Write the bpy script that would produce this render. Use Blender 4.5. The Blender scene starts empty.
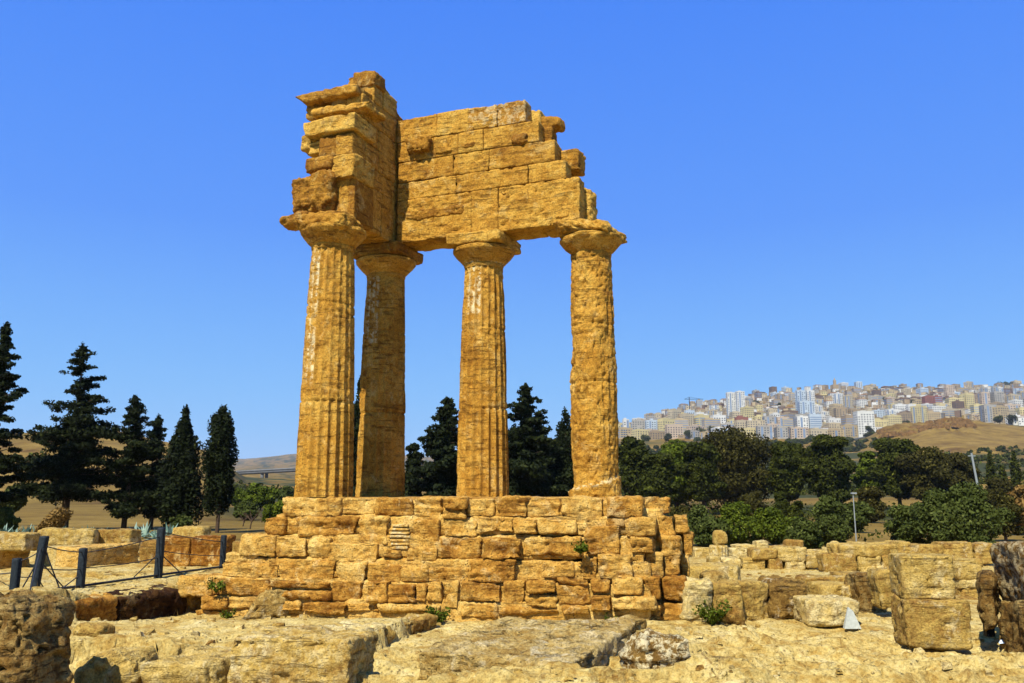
import bpy, math, random
import numpy as np
from mathutils import Vector

# ------------------------------------------------------------------ camera
F, HOR, CZ = 850.0, 494.5, 2.2
TH = math.atan((HOR - 341.5) / F)
CT, ST = math.cos(TH), math.sin(TH)
S = bpy.context.scene
COL = S.collection
cam = bpy.data.objects.new("camera", bpy.data.cameras.new("camera"))
COL.objects.link(cam)
cam.location = (0, 0, CZ)
cam.rotation_euler = (math.pi / 2 + TH, 0, 0)
cam.data.sensor_width = 36
cam.data.lens = F * 36 / 1024
cam.data.clip_start = 0.1
cam.data.clip_end = 40000
S.camera = cam

# ------------------------------------------------------------------ light
SUN_EL = math.radians(50)
SUN_AZ = math.atan2(-0.42, -0.907)          # from +Y towards +X
W = bpy.data.worlds.new("World"); S.world = W; W.use_nodes = True
wn = W.node_tree
for n in list(wn.nodes): wn.nodes.remove(n)
sky = wn.nodes.new("ShaderNodeTexSky"); sky.sky_type = 'NISHITA'; sky.sun_disc = False
sky.sun_elevation = SUN_EL; sky.sun_rotation = SUN_AZ
sky.air_density = 1.0; sky.dust_density = 0.3; sky.ozone_density = 4.0; sky.altitude = 100
tc = wn.nodes.new("ShaderNodeTexCoord"); sx = wn.nodes.new("ShaderNodeSeparateXYZ"); cr = wn.nodes.new("ShaderNodeValToRGB")
wn.links.new(tc.outputs['Generated'], sx.inputs[0]); wn.links.new(sx.outputs[2], cr.inputs[0])
el = cr.color_ramp.elements
for _ in range(3): el.new(.5)
for i_, (p_, c_) in enumerate([(.0, (.25, .60, 1.0)), (.12, (.175, .50, 1.0)), (.30, (.085, .31, 1.0)), (.55, (.045, .23, .97)), (1, (.04, .13, .5))]):
    el[i_].position = p_; el[i_].color = (*c_, 1)
mxs = wn.nodes.new("ShaderNodeMix"); mxs.data_type = 'RGBA'; mxs.inputs[0].default_value = .95
sc_ = wn.nodes.new("ShaderNodeVectorMath"); sc_.operation = 'SCALE'; sc_.inputs['Scale'].default_value = 6.5
bg = wn.nodes.new("ShaderNodeBackground"); bg.inputs[1].default_value = 0.10
wo = wn.nodes.new("ShaderNodeOutputWorld")
wn.links.new(cr.outputs[0], sc_.inputs[0]); wn.links.new(sky.outputs[0], mxs.inputs[6]); wn.links.new(sc_.outputs[0], mxs.inputs[7])
wn.links.new(mxs.outputs[2], bg.inputs[0]); wn.links.new(bg.outputs[0], wo.inputs[0])
sl = bpy.data.lights.new("sun", 'SUN'); sl.energy = 5.0; sl.angle = math.radians(0.5); sl.color = (1.0, 0.95, 0.84)
so = bpy.data.objects.new("sun", sl); COL.objects.link(so)
sdir = Vector((math.sin(SUN_AZ) * math.cos(SUN_EL), math.cos(SUN_AZ) * math.cos(SUN_EL), math.sin(SUN_EL)))
so.rotation_euler = sdir.to_track_quat('Z', 'Y').to_euler()
S.view_settings.view_transform = 'Standard'; S.view_settings.look = 'None'
S.view_settings.exposure = 0.6; S.view_settings.gamma = 1.0
S.render.engine = 'CYCLES'
S.cycles.max_bounces = 5; S.cycles.diffuse_bounces = 2; S.cycles.volume_bounces = 0
S.cycles.transparent_max_bounces = 4

# ------------------------------------------------------------------ helpers
random.seed(5)
rng = np.random.default_rng(5)
def ray(px, py):
    x = (px - 512) / F; y = -(py - 341.5) / F
    return (x, CT - ST * y, ST + CT * y)
def G(px, py, z=0.0):
    d = ray(px, py); t = (z - CZ) / d[2]
    return (d[0] * t, d[1] * t)
def zat(py, Y):
    y = -(py - 341.5) / F
    return CZ + (ST + CT * y) / (CT - ST * y) * Y
def atY(px, py, Y):
    d = ray(px, py); t = Y / d[1]
    return (d[0] * t, Y, CZ + d[2] * t)

def _h(ix, iy, iz, seed):
    h = (ix.astype(np.uint32) * np.uint32(374761393) + iy.astype(np.uint32) * np.uint32(668265263)
         + iz.astype(np.uint32) * np.uint32(2147483647) + np.uint32((seed * 974634777) & 0xffffffff))
    h = (h ^ (h >> np.uint32(13))) * np.uint32(1274126177)
    h = h ^ (h >> np.uint32(16))
    h = h * np.uint32(2246822519); h = h ^ (h >> np.uint32(15))
    return h.astype(np.float64) / 4294967295.0
def vnoise(p, seed=0):
    f = np.floor(p); i = f.astype(np.int64); t = p - f; t = t * t * (3 - 2 * t)
    r = 0
    for a in (0, 1):
        wa = t[:, 0] if a else 1 - t[:, 0]
        for b in (0, 1):
            wb = t[:, 1] if b else 1 - t[:, 1]
            for c in (0, 1):
                wc = t[:, 2] if c else 1 - t[:, 2]
                r = r + wa * wb * wc * _h(i[:, 0] + a, i[:, 1] + b, i[:, 2] + c, seed)
    return r * 2 - 1
def fbm(p, seed=0, octv=4, gain=.5):
    a, s, r = 1.0, 0.0, 0
    for k in range(octv):
        r = r + a * vnoise(p * (2.03 ** k) + 17.3 * k, seed + k); s += a; a *= gain
    return r / s
def sstep(a, b, x):
    t = np.clip((x - a) / (b - a), 0, 1); return t * t * (3 - 2 * t)

class Acc:
    def __init__(s): s.v = []; s.f = []; s.t = []; s.w = []; s.m = []; s.n = 0
    def add(s, v, f, tint=0.5, white=0.0, mi=0):
        v = np.asarray(v, float); f = np.asarray(f, np.int64)
        s.v.append(v); s.f.append((f + s.n, mi))
        s.t.append(np.broadcast_to(np.asarray(tint, float), (len(v),)))
        s.w.append(np.broadcast_to(np.asarray(white, float), (len(v),)))
        s.n += len(v)
    def build(s, name, mats, parent=None, loc=None, smooth=True):
        v = np.concatenate(s.v)
        if loc is None: loc = (0, 0, 0)
        if parent is not None and parent.location.length and loc == (0, 0, 0):
            base = np.array(parent.location)
        else: base = np.array(loc, float)
        v = v - base
        me = bpy.data.meshes.new(name)
        nl = sum(f.size for f, _ in s.f); nf = sum(len(f) for f, _ in s.f)
        me.vertices.add(len(v)); me.vertices.foreach_set('co', v.astype(np.float32).ravel())
        me.loops.add(nl); me.loops.foreach_set('vertex_index', np.concatenate([f.ravel() for f, _ in s.f]).astype(np.int32))
        me.polygons.add(nf)
        tot = np.concatenate([np.full(len(f), f.shape[1]) for f, _ in s.f])
        st = np.concatenate([[0], np.cumsum(tot)[:-1]])
        me.polygons.foreach_set('loop_start', st.astype(np.int32))
        mi = np.concatenate([np.full(len(f), m) for f, m in s.f])
        me.polygons.foreach_set('material_index', mi.astype(np.int32))
        me.polygons.foreach_set('use_smooth', np.full(nf, smooth))
        me.update(calc_edges=True)
        a = me.attributes.new('tint', 'FLOAT', 'POINT'); a.data.foreach_set('value', np.concatenate(s.t).astype(np.float32))
        a = me.attributes.new('white', 'FLOAT', 'POINT'); a.data.foreach_set('value', np.concatenate(s.w).astype(np.float32))
        for m in (mats if isinstance(mats, (list, tuple)) else [mats]): me.materials.append(m)
        o = bpy.data.objects.new(name, me); COL.objects.link(o)
        if parent is not None: o.parent = parent
        else: o.location = loc
        return o
def tag(o, label=None, cat=None, group=None, kind=None):
    if label: o['label'] = label
    if cat: o['category'] = cat
    if group: o['group'] = group
    if kind: o['kind'] = kind
    return o
def empty(name, loc, label, cat, group=None):
    o = bpy.data.objects.new(name, None); COL.objects.link(o); o.location = loc
    return tag(o, label, cat, group)
def part(name, acc, mats, parent, smooth=True):
    """child mesh whose vertices were given in world space"""
    base = np.zeros(3); q = parent
    while q is not None: base += np.array(q.location); q = q.parent
    acc.v = [v - base for v in acc.v]
    o = acc.build(name, mats, None, (0, 0, 0), smooth); o.parent = parent
    return o

_lat = {}
def lattice(nx, ny, nz):
    k = (nx, ny, nz)
    if k in _lat: return _lat[k]
    faces = []
    def q(fix, val, n1, n2, order, flip):
        a, b = np.meshgrid(np.arange(n1), np.arange(n2), indexing='ij')
        a = a.ravel(); b = b.ravel(); out = []
        for da, db in ((0, 0), (1, 0), (1, 1), (0, 1)):
            c = np.zeros((len(a), 3), np.int64); c[:, fix] = val
            c[:, order[0]] = a + da; c[:, order[1]] = b + db; out.append(c)
        if flip: out = out[::-1]
        return np.stack(out, 1)
    faces.append(q(0, 0, ny, nz, (1, 2), True)); faces.append(q(0, nx, ny, nz, (1, 2), False))
    faces.append(q(1, 0, nx, nz, (0, 2), False)); faces.append(q(1, ny, nx, nz, (0, 2), True))
    faces.append(q(2, 0, nx, ny, (0, 1), True)); faces.append(q(2, nz, nx, ny, (0, 1), False))
    fc = np.concatenate(faces); flat = fc.reshape(-1, 3)
    key = flat[:, 0] * 100000000 + flat[:, 1] * 10000 + flat[:, 2]
    uk, idx, inv = np.unique(key, return_index=True, return_inverse=True)
    _lat[k] = (flat[idx].astype(float), inv.reshape(-1, 4)); return _lat[k]

def rock(acc, w, d, h, M, seed, rough=.03, rnd=.05, jit=.06, res=.045, strata=0.0, pit=.02, tint=None, white=0.0, mi=0, frq=1.0, taper=None):
    """eroded ashlar/boulder; local box [-w/2,w/2] x [-d/2,d/2] x [0,h], M = function local->world"""
    n = [max(3, min(110, int(math.ceil(q / res)))) for q in (w, d, h)]
    ijk, f = lattice(*n)
    u = ijk / np.array(n)
    dim = np.array([w, d, h]); p = (u - np.array([.5, .5, .0])) * dim
    r_ = np.random.default_rng(seed)
    off = r_.uniform(-jit, jit, (2, 2, 2, 3)) * np.minimum(dim, 1.2)
    if taper is not None:
        for (a, b, c), o3 in taper.items(): off[a, b, c] += np.array(o3)
    wp = 0
    for a in (0, 1):
        for b in (0, 1):
            for c in (0, 1):
                wgt = (u[:, 0] if a else 1 - u[:, 0]) * (u[:, 1] if b else 1 - u[:, 1]) * (u[:, 2] if c else 1 - u[:, 2])
                wp = wp + wgt[:, None] * off[a, b, c]
    ctr = np.array([0, 0, h / 2])
    rr = min(rnd, .48 * min(dim))
    rv = rr * (1 + .6 * vnoise(p * 3.1 + seed * 1.7, seed))[:, None]
    rv = np.clip(rv, .003, .49 * min(dim))
    q = p - ctr; inner = np.clip(q, -(dim / 2 - rv), dim / 2 - rv)
    dv = q - inner; L = np.linalg.norm(dv, axis=1, keepdims=True); nr = dv / np.maximum(L, 1e-9)
    p2 = inner + nr * rv + ctr
    so_ = np.array([seed * 3.71, seed * 1.37, seed * 2.11])
    dd = rough * (1.1 * fbm(p2 * 2.3 * frq + so_, seed, 3) + .75 * fbm(p2 * 8.5 * frq + so_, seed + 9, 3))
    pt = fbm(p2 * np.array([9., 9., 13.]) * frq + so_, seed + 21, 2)
    dd = dd - pit * sstep(.22, .5, pt) * 1.6
    if strata:
        zz = p2[:, 2:3] + .06 * vnoise(p2 * 2 + so_, seed + 5)[:, None]
        sn = vnoise(np.concatenate([p2[:, :2] * .8, zz * 15], 1) + so_, seed + 31)
        dd = dd + strata * sn
    p2 = p2 + nr * dd[:, None] + wp
    if tint is None: tint = r_.uniform(0, 1)
    acc.add(M(p2), f, tint, white, mi)

def frame(ox, oy, oz, ang):
    """local x along (cos a, sin a), y away, z up"""
    c, s = math.cos(ang), math.sin(ang)
    def M(p): return np.stack([ox + c * p[:, 0] - s * p[:, 1], oy + s * p[:, 0] + c * p[:, 1], oz + p[:, 2]], 1)
    return M

def tube(acc, pts, rad, seg=8, tint=.5, mi=0):
    pts = np.asarray(pts, float); n = len(pts)
    rad = np.broadcast_to(np.asarray(rad, float), (n,))
    tn = np.gradient(pts, axis=0); tn /= np.maximum(np.linalg.norm(tn, axis=1, keepdims=True), 1e-9)
    ref = np.where(np.abs(tn[:, 2:3]) > .9, np.array([[1., 0, 0]]), np.array([[0, 0, 1.]]))
    a = np.cross(tn, ref); a /= np.linalg.norm(a, axis=1, keepdims=True); b = np.cross(tn, a)
    th = np.linspace(0, 2 * math.pi, seg, endpoint=False)
    v = pts[:, None] + rad[:, None, None] * (a[:, None] * np.cos(th)[None, :, None] + b[:, None] * np.sin(th)[None, :, None])
    i, j = np.meshgrid(np.arange(n - 1), np.arange(seg), indexing='ij'); i = i.ravel(); j = j.ravel(); k = (j + 1) % seg
    f = np.stack([i * seg + j, i * seg + k, (i + 1) * seg + k, (i + 1) * seg + j], 1)
    v = v.reshape(-1, 3)
    acc.add(v, f, tint, 0, mi)
    # end caps as quad fans
    for base, p in ((0, pts[0]), ((n - 1) * seg, pts[-1])):
        ring = v[base:base + seg]; c = np.concatenate([ring, p[None]])
        fk = np.array([[t, (t + 1) % seg, seg, seg] for t in range(seg)])[:, :3]
        acc.add(c, fk, tint, 0, mi)
def box(acc, x0, x1, y0, y1, z0, z1, M=None, tint=.5, mi=0):
    v = np.array([[x, y, z] for z in (z0, z1) for y in (y0, y1) for x in (x0, x1)], float)
    f = np.array([[0, 2, 3, 1], [4, 5, 7, 6], [0, 1, 5, 4], [2, 6, 7, 3], [0, 4, 6, 2], [1, 3, 7, 5]])
    if M: v = M(v)
    acc.add(v, f, tint, 0, mi)

# ------------------------------------------------------------------ materials
def mat(name, rough=.9):
    m = bpy.data.materials.new(name); m.use_nodes = True
    nt = m.node_tree; b = nt.nodes['Principled BSDF']; b.inputs['Roughness'].default_value = rough
    b.inputs['Specular IOR Level'].default_value = .15
    return m, nt, b
def nd(nt, t, **k):
    n = nt.nodes.new(t)
    for a, v in k.items(): setattr(n, a, v)
    return n
def noise(nt, co, scale, detail=5, rough=.6, dist=0.0):
    n = nd(nt, 'ShaderNodeTexNoise'); n.inputs['Scale'].default_value = scale; n.inputs['Detail'].default_value = detail
    n.inputs['Roughness'].default_value = rough; n.inputs['Distortion'].default_value = dist
    nt.links.new(co, n.inputs['Vector']); return n.outputs['Fac']
def ramp(nt, fac, stops):
    r = nd(nt, 'ShaderNodeValToRGB'); e = r.color_ramp.elements
    while len(e) < len(stops): e.new(.5)
    for i, (p, c) in enumerate(stops): e[i].position = p; e[i].color = (*c, 1)
    nt.links.new(fac, r.inputs[0]); return r.outputs[0]
def mix(nt, fac, a, b, mode='MIX'):
    m = nd(nt, 'ShaderNodeMix', data_type='RGBA', blend_type=mode)
    for sk, v in ((m.inputs[0], fac), (m.inputs[6], a), (m.inputs[7], b)):
        if isinstance(v, (int, float)): sk.default_value = v
        elif isinstance(v, tuple): sk.default_value = (*v, 1)
        else: nt.links.new(v, sk)
    return m.outputs[2]
def mth(nt, op, a, b=0.0, clamp=False):
    m = nd(nt, 'ShaderNodeMath', operation=op, use_clamp=clamp)
    for sk, v in ((m.inputs[0], a), (m.inputs[1], b)):
        if isinstance(v, (int, float)): sk.default_value = v
        else: nt.links.new(v, sk)
    return m.outputs[0]
def attr(nt, name):
    a = nd(nt, 'ShaderNodeAttribute'); a.attribute_name = name; return a.outputs['Fac']
def bump(nt, b, fac, strength, dist):
    n = nd(nt, 'ShaderNodeBump'); n.inputs['Strength'].default_value = strength; n.inputs['Distance'].default_value = dist
    nt.links.new(fac, n.inputs['Height']); nt.links.new(n.outputs[0], b.inputs['Normal'])

def stone(name, cols, dark, pale, palemix=.35, strength=.6, layer=False):
    m, nt, b = mat(name)
    co = nd(nt, 'ShaderNodeTexCoord').outputs['Object']
    n1 = noise(nt, co, 1.6, 6, .65, .4); n2 = noise(nt, co, 9, 6, .7); n3 = noise(nt, co, 34, 4, .7)
    f = mth(nt, 'ADD', mth(nt, 'MULTIPLY', n1, .55), mth(nt, 'MULTIPLY', n2, .45))
    f = mth(nt, 'ADD', f, mth(nt, 'MULTIPLY', mth(nt, 'SUBTRACT', attr(nt, 'tint'), .5), .30))
    c = ramp(nt, f, [(.33, cols[0]), (.46, cols[1]), (.56, cols[2]), (.70, cols[3])])
    # iron-brown weathering patches
    pm = noise(nt, co, 3.7, 5, .7, .8)
    c = mix(nt, mth(nt, 'MULTIPLY', ramp(nt, pm, [(.54, (0, 0, 0)), (.66, (1, 1, 1))]), .55), c, dark)
    pp = noise(nt, co, 2.6, 6, .75, .6)
    c = mix(nt, mth(nt, 'MULTIPLY', ramp(nt, pp, [(.55, (0, 0, 0)), (.63, (1, 1, 1))]), palemix), c, pale)
    # small dark pores
    po = nd(nt, 'ShaderNodeTexVoronoi'); po.inputs['Scale'].default_value = 17
    if layer:
        mp = nd(nt, 'ShaderNodeMapping'); mp.inputs['Scale'].default_value = (1, 1, 3.2); nt.links.new(co, mp.inputs[0]); nt.links.new(mp.outputs[0], po.inputs['Vector'])
    else: nt.links.new(co, po.inputs['Vector'])
    pore = ramp(nt, po.outputs['Distance'], [(.10, (1, 1, 1)), (.28, (0, 0, 0))])
    pore = mth(nt, 'MULTIPLY', pore, ramp(nt, n2, [(.5, (0, 0, 0)), (.6, (1, 1, 1))]))
    c = mix(nt, mth(nt, 'MULTIPLY', pore, .6), c, dark)
    mp2 = nd(nt, 'ShaderNodeMapping'); mp2.inputs['Scale'].default_value = (1.1, 1.1, 8.5); nt.links.new(co, mp2.inputs[0])
    bd = noise(nt, mp2.outputs[0], 1.7, 5, .75, .5)
    bedl = ramp(nt, bd, [(.36, (1, 1, 1)), (.44, (0, 0, 0))])
    c = mix(nt, mth(nt, 'MULTIPLY', bedl, .45), c, dark)
    g = ramp(nt, n3, [(.34, (.58, .55, .5)), (.5, (.96, .96, .96)), (.66, (1.15, 1.15, 1.1))])
    c = mix(nt, 1.0, c, g, 'MULTIPLY')
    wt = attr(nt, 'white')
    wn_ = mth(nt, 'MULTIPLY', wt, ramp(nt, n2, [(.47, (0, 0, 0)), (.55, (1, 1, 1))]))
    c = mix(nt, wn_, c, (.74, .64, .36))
    nt.links.new(c, b.inputs['Base Color'])
    h = mth(nt, 'ADD', mth(nt, 'MULTIPLY', n2, 1.0), mth(nt, 'MULTIPLY', n3, .55))
    h = mth(nt, 'SUBTRACT', h, mth(nt, 'ADD', mth(nt, 'MULTIPLY', pore, .7), mth(nt, 'MULTIPLY', bedl, .5)))
    bump(nt, b, h, strength, .05)
    return m
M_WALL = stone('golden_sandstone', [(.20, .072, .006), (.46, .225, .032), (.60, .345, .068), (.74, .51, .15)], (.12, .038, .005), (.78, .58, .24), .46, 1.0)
M_TEMPLE = stone('ochre_sandstone', [(.27, .115, .012), (.46, .225, .026), (.57, .31, .045), (.68, .43, .085)], (.15, .055, .007), (.74, .54, .19), .32, 1.0)
M_PALE = stone('pale_limestone', [(.28, .15, .03), (.47, .31, .07), (.58, .42, .13), (.70, .57, .26)], (.13, .055, .012), (.74, .64, .36), .42, 1.0, True)
M_GREY = stone('weathered_grey_limestone', [(.17, .09, .018), (.36, .22, .05), (.52, .37, .12), (.68, .55, .28)], (.05, .022, .006), (.70, .62, .40), .5, 1.2, True)
M_DARKROCK = stone('brown_weathered_rock', [(.04, .015, .003), (.11, .05, .009), (.23, .125, .026), (.42, .30, .10)], (.02, .008, .002), (.42, .34, .16), .25, 1.3)

def simple(name, c, rough=.8, var=.25, scale=8, metal=0):
    m, nt, b = mat(name, rough); b.inputs['Metallic'].default_value = metal
    co = nd(nt, 'ShaderNodeTexCoord').outputs['Object']
    n = noise(nt, co, scale, 4)
    r = ramp(nt, n, [(.3, tuple(x * (1 - var) for x in c)), (.7, tuple(min(1, x * (1 + var)) for x in c))])
    nt.links.new(r, b.inputs['Base Color']); return m
def leafmat(name, c0, c1, c2):
    m, nt, b = mat(name, .75)
    t = attr(nt, 'tint')
    c = ramp(nt, t, [(0, c0), (.55, c1), (1, c2)])
    nt.links.new(c, b.inputs['Base Color']); b.inputs['Specular IOR Level'].default_value = .1
    return m
L_CONI = leafmat('dark_conifer_leaf', (.005, .008, .002), (.012, .018, .003), (.045, .050, .008))
L_DARK = leafmat('dark_evergreen_leaf', (.012, .015, .001), (.040, .048, .004), (.125, .13, .014))
L_BROWN = leafmat('brown_green_leaf', (.014, .013, .002), (.045, .040, .005), (.12, .10, .016))
L_GREEN = leafmat('bright_shrub_leaf', (.022, .032, .002), (.075, .10, .005), (.19, .21, .02))
L_OLIVE = leafmat('olive_shrub_leaf', (.02, .028, .004), (.06, .075, .012), (.15, .16, .04))
L_DRY = leafmat('dry_shrub_leaf', (.10, .055, .012), (.20, .12, .03), (.36, .24, .07))
L_AGAVE = leafmat('blue_green_agave_leaf', (.05, .10, .06), (.12, .19, .13), (.28, .36, .26))
M_BARK = simple('bark', (.07, .045, .025), .95, .4, 12)
M_POST = simple('dark_blue_grey_timber', (.016, .022, .026), .7, .5, 20)
M_CABLE = simple('dark_steel_cable', (.03, .03, .03), .5, .2, 30)
# ------------------------------------------------------------------ terrain
YK = np.array([30, 36, 60, 100, 150, 250, 400, 600, 760, 1000, 1150, 1900, 2300, 3500, 6000, 9000, 15000], float)
LYK = np.log(YK)
hz = lambda z, Y: HOR + (CZ - z) * F / Y
TBL = {
 -900: [557, 547, 525, 511, 503, 468, 430, 445, 455, 465, 470, 480, 482, 480, 470, 478, 490],
 -100: [557, 547, 526, 512, 504, 468, 430, 445, 455, 465, 470, 480, 482, 480, 470, 478, 490],
 110:  [557, 547, 526, 513, 504, 468, 432, 445, 455, 465, 470, 480, 482, 480, 470, 478, 490],
 205:  [557, 547, 526, 513, 505, 480, 452, 458, 465, 470, 473, 476, 474, 470, 463, 478, 490],
 245:  [557, 547, 527, 513, 506, 492, 483, 481, 479, 476, 474, 473, 470, 466, 460, 478, 490],
 300:  [557, 547, 527, 513, 506, 494, 488, 484, 481, 478, 476, 474, 470, 463, 452, 478, 490],
 400:  [557, 549, 530, 515, 507, 495, 490, 485, 481, 476, 474, 470, 468, 463, 456, 478, 490],
 560:  [557, 556, 534, 518, 508, 496, 488, 480, 474, 460, 450, 440, 446, 462, 466, 480, 490],
 620:  [557, 560, 536, 520, 507, 494, 480, 468, 462, 448, 441, 429, 436, 470, 480, 485, 490],
 700:  [557, 561, 536, 520, 507, 493, 478, 466, 460, 446, 439, 407, 418, 470, 480, 485, 490],
 740:  [557, 561, 536, 520, 507, 493, 478, 466, 460, 446, 438, 400, 412, 470, 480, 485, 490],
 800:  [557, 561, 536, 520, 506, 493, 478, 466, 460, 445, 438, 392, 405, 470, 480, 485, 490],
 860:  [557, 561, 536, 520, 506, 493, 478, 464, 456, 443, 437, 388, 405, 470, 480, 485, 490],
 890:  [557, 561, 538, 520, 505, 491, 475, 462, 450, 428, 433, 390, 405, 470, 480, 485, 490],
 960:  [557, 560, 538, 519, 504, 488, 470, 455, 441, 420, 428, 390, 402, 470, 480, 485, 490],
 1024: [557, 558, 536, 516, 501, 486, 468, 452, 441, 427, 425, 388, 402, 470, 480, 485, 490],
 1900: [557, 553, 532, 513, 500, 486, 468, 452, 441, 427, 425, 388, 402, 470, 480, 485, 490],
}
AZK = np.array(sorted(TBL)); TT = np.array([TBL[k] for k in sorted(TBL)], float)
def poly_sd(X, Y, P):
    """signed distance, positive inside"""
    P = np.array(P, float); n = len(P); d = np.full(X.shape, 1e9); ins = np.zeros(X.shape, bool)
    for i in range(n):
        a, b = P[i], P[(i + 1) % n]; e = b - a
        t = np.clip(((X - a[0]) * e[0] + (Y - a[1]) * e[1]) / (e @ e), 0, 1)
        d = np.minimum(d, np.hypot(X - a[0] - t * e[0], Y - a[1] - t * e[1]))
        c = ((a[1] > Y) != (b[1] > Y)) & (X < (b[0] - a[0]) * (Y - a[1]) / (b[1] - a[1] + 1e-12) + a[0])
        ins ^= c
    return np.where(ins, d, -d)
# raised rock ledges of the site: polygon in plan, height
LEDGES = [
    ([(-7.9, 11.5), (-7.3, 13.5), (-5.75, 18.4), (-4.6, 19.5), (-5.0, 27), (-30, 28), (-30, 11.5)], .44, .03),
    ([(-9, 11.0), (-4.2, 11.9), (-2.5, 11.6), (-1.5, 14.3), (-1.7, 15.6), (-2.2, 16.2), (-6.2, 16.4), (-9, 15)], .24, .03),
    ([(-1.1, 11.0), (1.2, 11.3), (3.6, 11.9), (9, 11.6), (14, 11.0), (14, 8), (-4, 8), (-3.2, 10.6)], .10, .2),
    ([(5.6, 17.3), (9.5, 18.2), (9.8, 24), (4.7, 24.5)], .10, .12),
]
def near_z(X, Y, detail=True):
    P = np.stack([X, Y, np.zeros_like(X)], 1)
    z = .035 * fbm(P * .6, 3, 3) 
    z = z + .04 * sstep(-1, 2, X) * np.exp(-((Y - 15.0) / 2.2) ** 2)
    wob = .22 * fbm(P * 1.3, 8, 3) + .05 * fbm(P * 5, 4, 3)
    for pl, h, soft in LEDGES:
        sd = poly_sd(X, Y, pl) + wob
        hh = h * (sstep(15.7, 13.6, Y) if h == .24 else 1.0)
        t_ = sstep(0, soft * 2.2, sd)
        z = z + hh * t_ + hh * 1.3 * t_ * (1 - t_) * 1.6 * fbm(P * np.array([9, 9, 9.]), 77, 3)
        h = hh
        z = z + h * .12 * sstep(.7, 0.1, np.abs(sd - .35)) * (sd > 0)
    if detail:
        z = z + .04 * fbm(P * 2.2, 12, 4)
        # bedding ridges, strongest in the very front and on the right
        wgt = .25 + .85 * sstep(12.8, 11.4, Y) + .7 * sstep(.6, 3.0, X) * sstep(15.5, 13.5, Y)
        rd = 1 - np.abs(fbm(np.stack([X * .9 + Y * .35, Y * 2.2 - X * .3, X * 0], 1), 31, 4)) * 2.4
        z = z + .11 * wgt * (np.clip(rd, -1, 1) - .5)
        tv = fbm(P * np.array([.55, 1.0, 1]), 91, 4) * 7; tk = np.floor(tv); tf = tv - tk
        z = z + .05 * np.clip(wgt, 0, 1) * (tk + sstep(.86, 1.0, tf)) * sstep(16.5, 14.5, Y)
        pit = fbm(P * 6.5, 44, 3)
        z = z - .035 * sstep(.25, .5, pit)
        z = z + .012 * fbm(P * 15, 50, 2)
    return z
def terrain(X, Y, detail=False):
    X = np.atleast_1d(np.asarray(X, float)); Y = np.atleast_1d(np.asarray(Y, float))
    Yc = np.maximum(Y, 4.0)
    az = np.clip(512 + F * (X / Yc) / CT, AZK[0], AZK[-1]); ly = np.log(np.clip(Yc, 30, 15000))
    ia = np.clip(np.searchsorted(AZK, az) - 1, 0, len(AZK) - 2); ta = (az - AZK[ia]) / (AZK[ia + 1] - AZK[ia])
    iy = np.clip(np.searchsorted(LYK, ly) - 1, 0, len(LYK) - 2); ty = (ly - LYK[iy]) / (LYK[iy + 1] - LYK[iy])
    py = (TT[ia, iy] * (1 - ta) + TT[ia + 1, iy] * ta) * (1 - ty) + (TT[ia, iy + 1] * (1 - ta) + TT[ia + 1, iy + 1] * ta) * ty
    y = -(py - 341.5) / F
    zf = CZ + (ST + CT * y) / (CT - ST * y) * np.maximum(Yc, 30)
    zf0 = zf + (fbm(np.stack([X / 60, Y / 60, X * 0], 1), 7, 3) * np.minimum(4, Y * .006) + fbm(np.stack([X / 700, Y / 500, X * 0], 1), 17, 4) * np.maximum(0, Y - 2500) * .012) * (Y > 40)
    b = sstep(27, 31, Y)
    z = zf0 * b
    m = Y < 31
    if m.any():
        zn = near_z(X[m], Y[m], detail)
        z[m] = z[m] + zn * (1 - b[m])
    return z
def gz(x, y): return float(terrain(x, y)[0])

ratios = np.concatenate([np.linspace(-4, -.80, 40)[:-1], np.linspace(-.80, .80, 760), np.linspace(.80, 4, 40)[1:]])
ys = np.concatenate([np.linspace(2, 8.0, 12)[:-1], 1 / np.linspace(1 / 8.0, 1 / 31.0, 420), np.exp(np.linspace(math.log(31), math.log(15000), 230))[1:]])
RR, YY = np.meshgrid(ratios, ys, indexing='ij')
XX = (RR * YY).ravel(); YYf = YY.ravel()
ZZ = terrain(XX, YYf, True)
nearm = YYf < 30
Pn = np.stack([XX[nearm], YYf[nearm], ZZ[nearm] * 2.0], 1)
dxn = .085 * fbm(Pn * 4.5, 201, 3); dyn = .085 * fbm(Pn * 4.5 + 50, 205, 3)
XX[nearm] += dxn; YYf = YYf.copy(); YYf[nearm] += dyn
nr, ny = RR.shape
i, j = np.meshgrid(np.arange(nr - 1), np.arange(ny - 1), indexing='ij'); i = i.ravel(); j = j.ravel()
gf = np.stack([i * ny + j, (i + 1) * ny + j, (i + 1) * ny + j + 1, i * ny + j + 1], 1)
# vegetation cover (its own colour, drawn from patches)
az = 512 + F * XX / YYf / CT
P3 = np.stack([XX / 25, YYf / 40, XX * 0], 1)
veg = sstep(-.05, .25, fbm(P3, 61, 4)) * sstep(60, 110, YYf)
right = sstep(560, 640, az)
veg = np.where((right > .5) & (YYf > 300) & (YYf < 640), np.maximum(veg, sstep(-.25, .05, fbm(P3, 66, 4))), veg)
veg = veg * (.12 + .88 * sstep(195, 245, az))
veg = veg * (1 - sstep(855, 885, az) * sstep(600, 640, YYf) * sstep(1080, 1040, YYf))
veg = np.where((YYf > 1060) & (right > .5), veg * .8, veg)
dry = sstep(31, 40, YYf)
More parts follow.
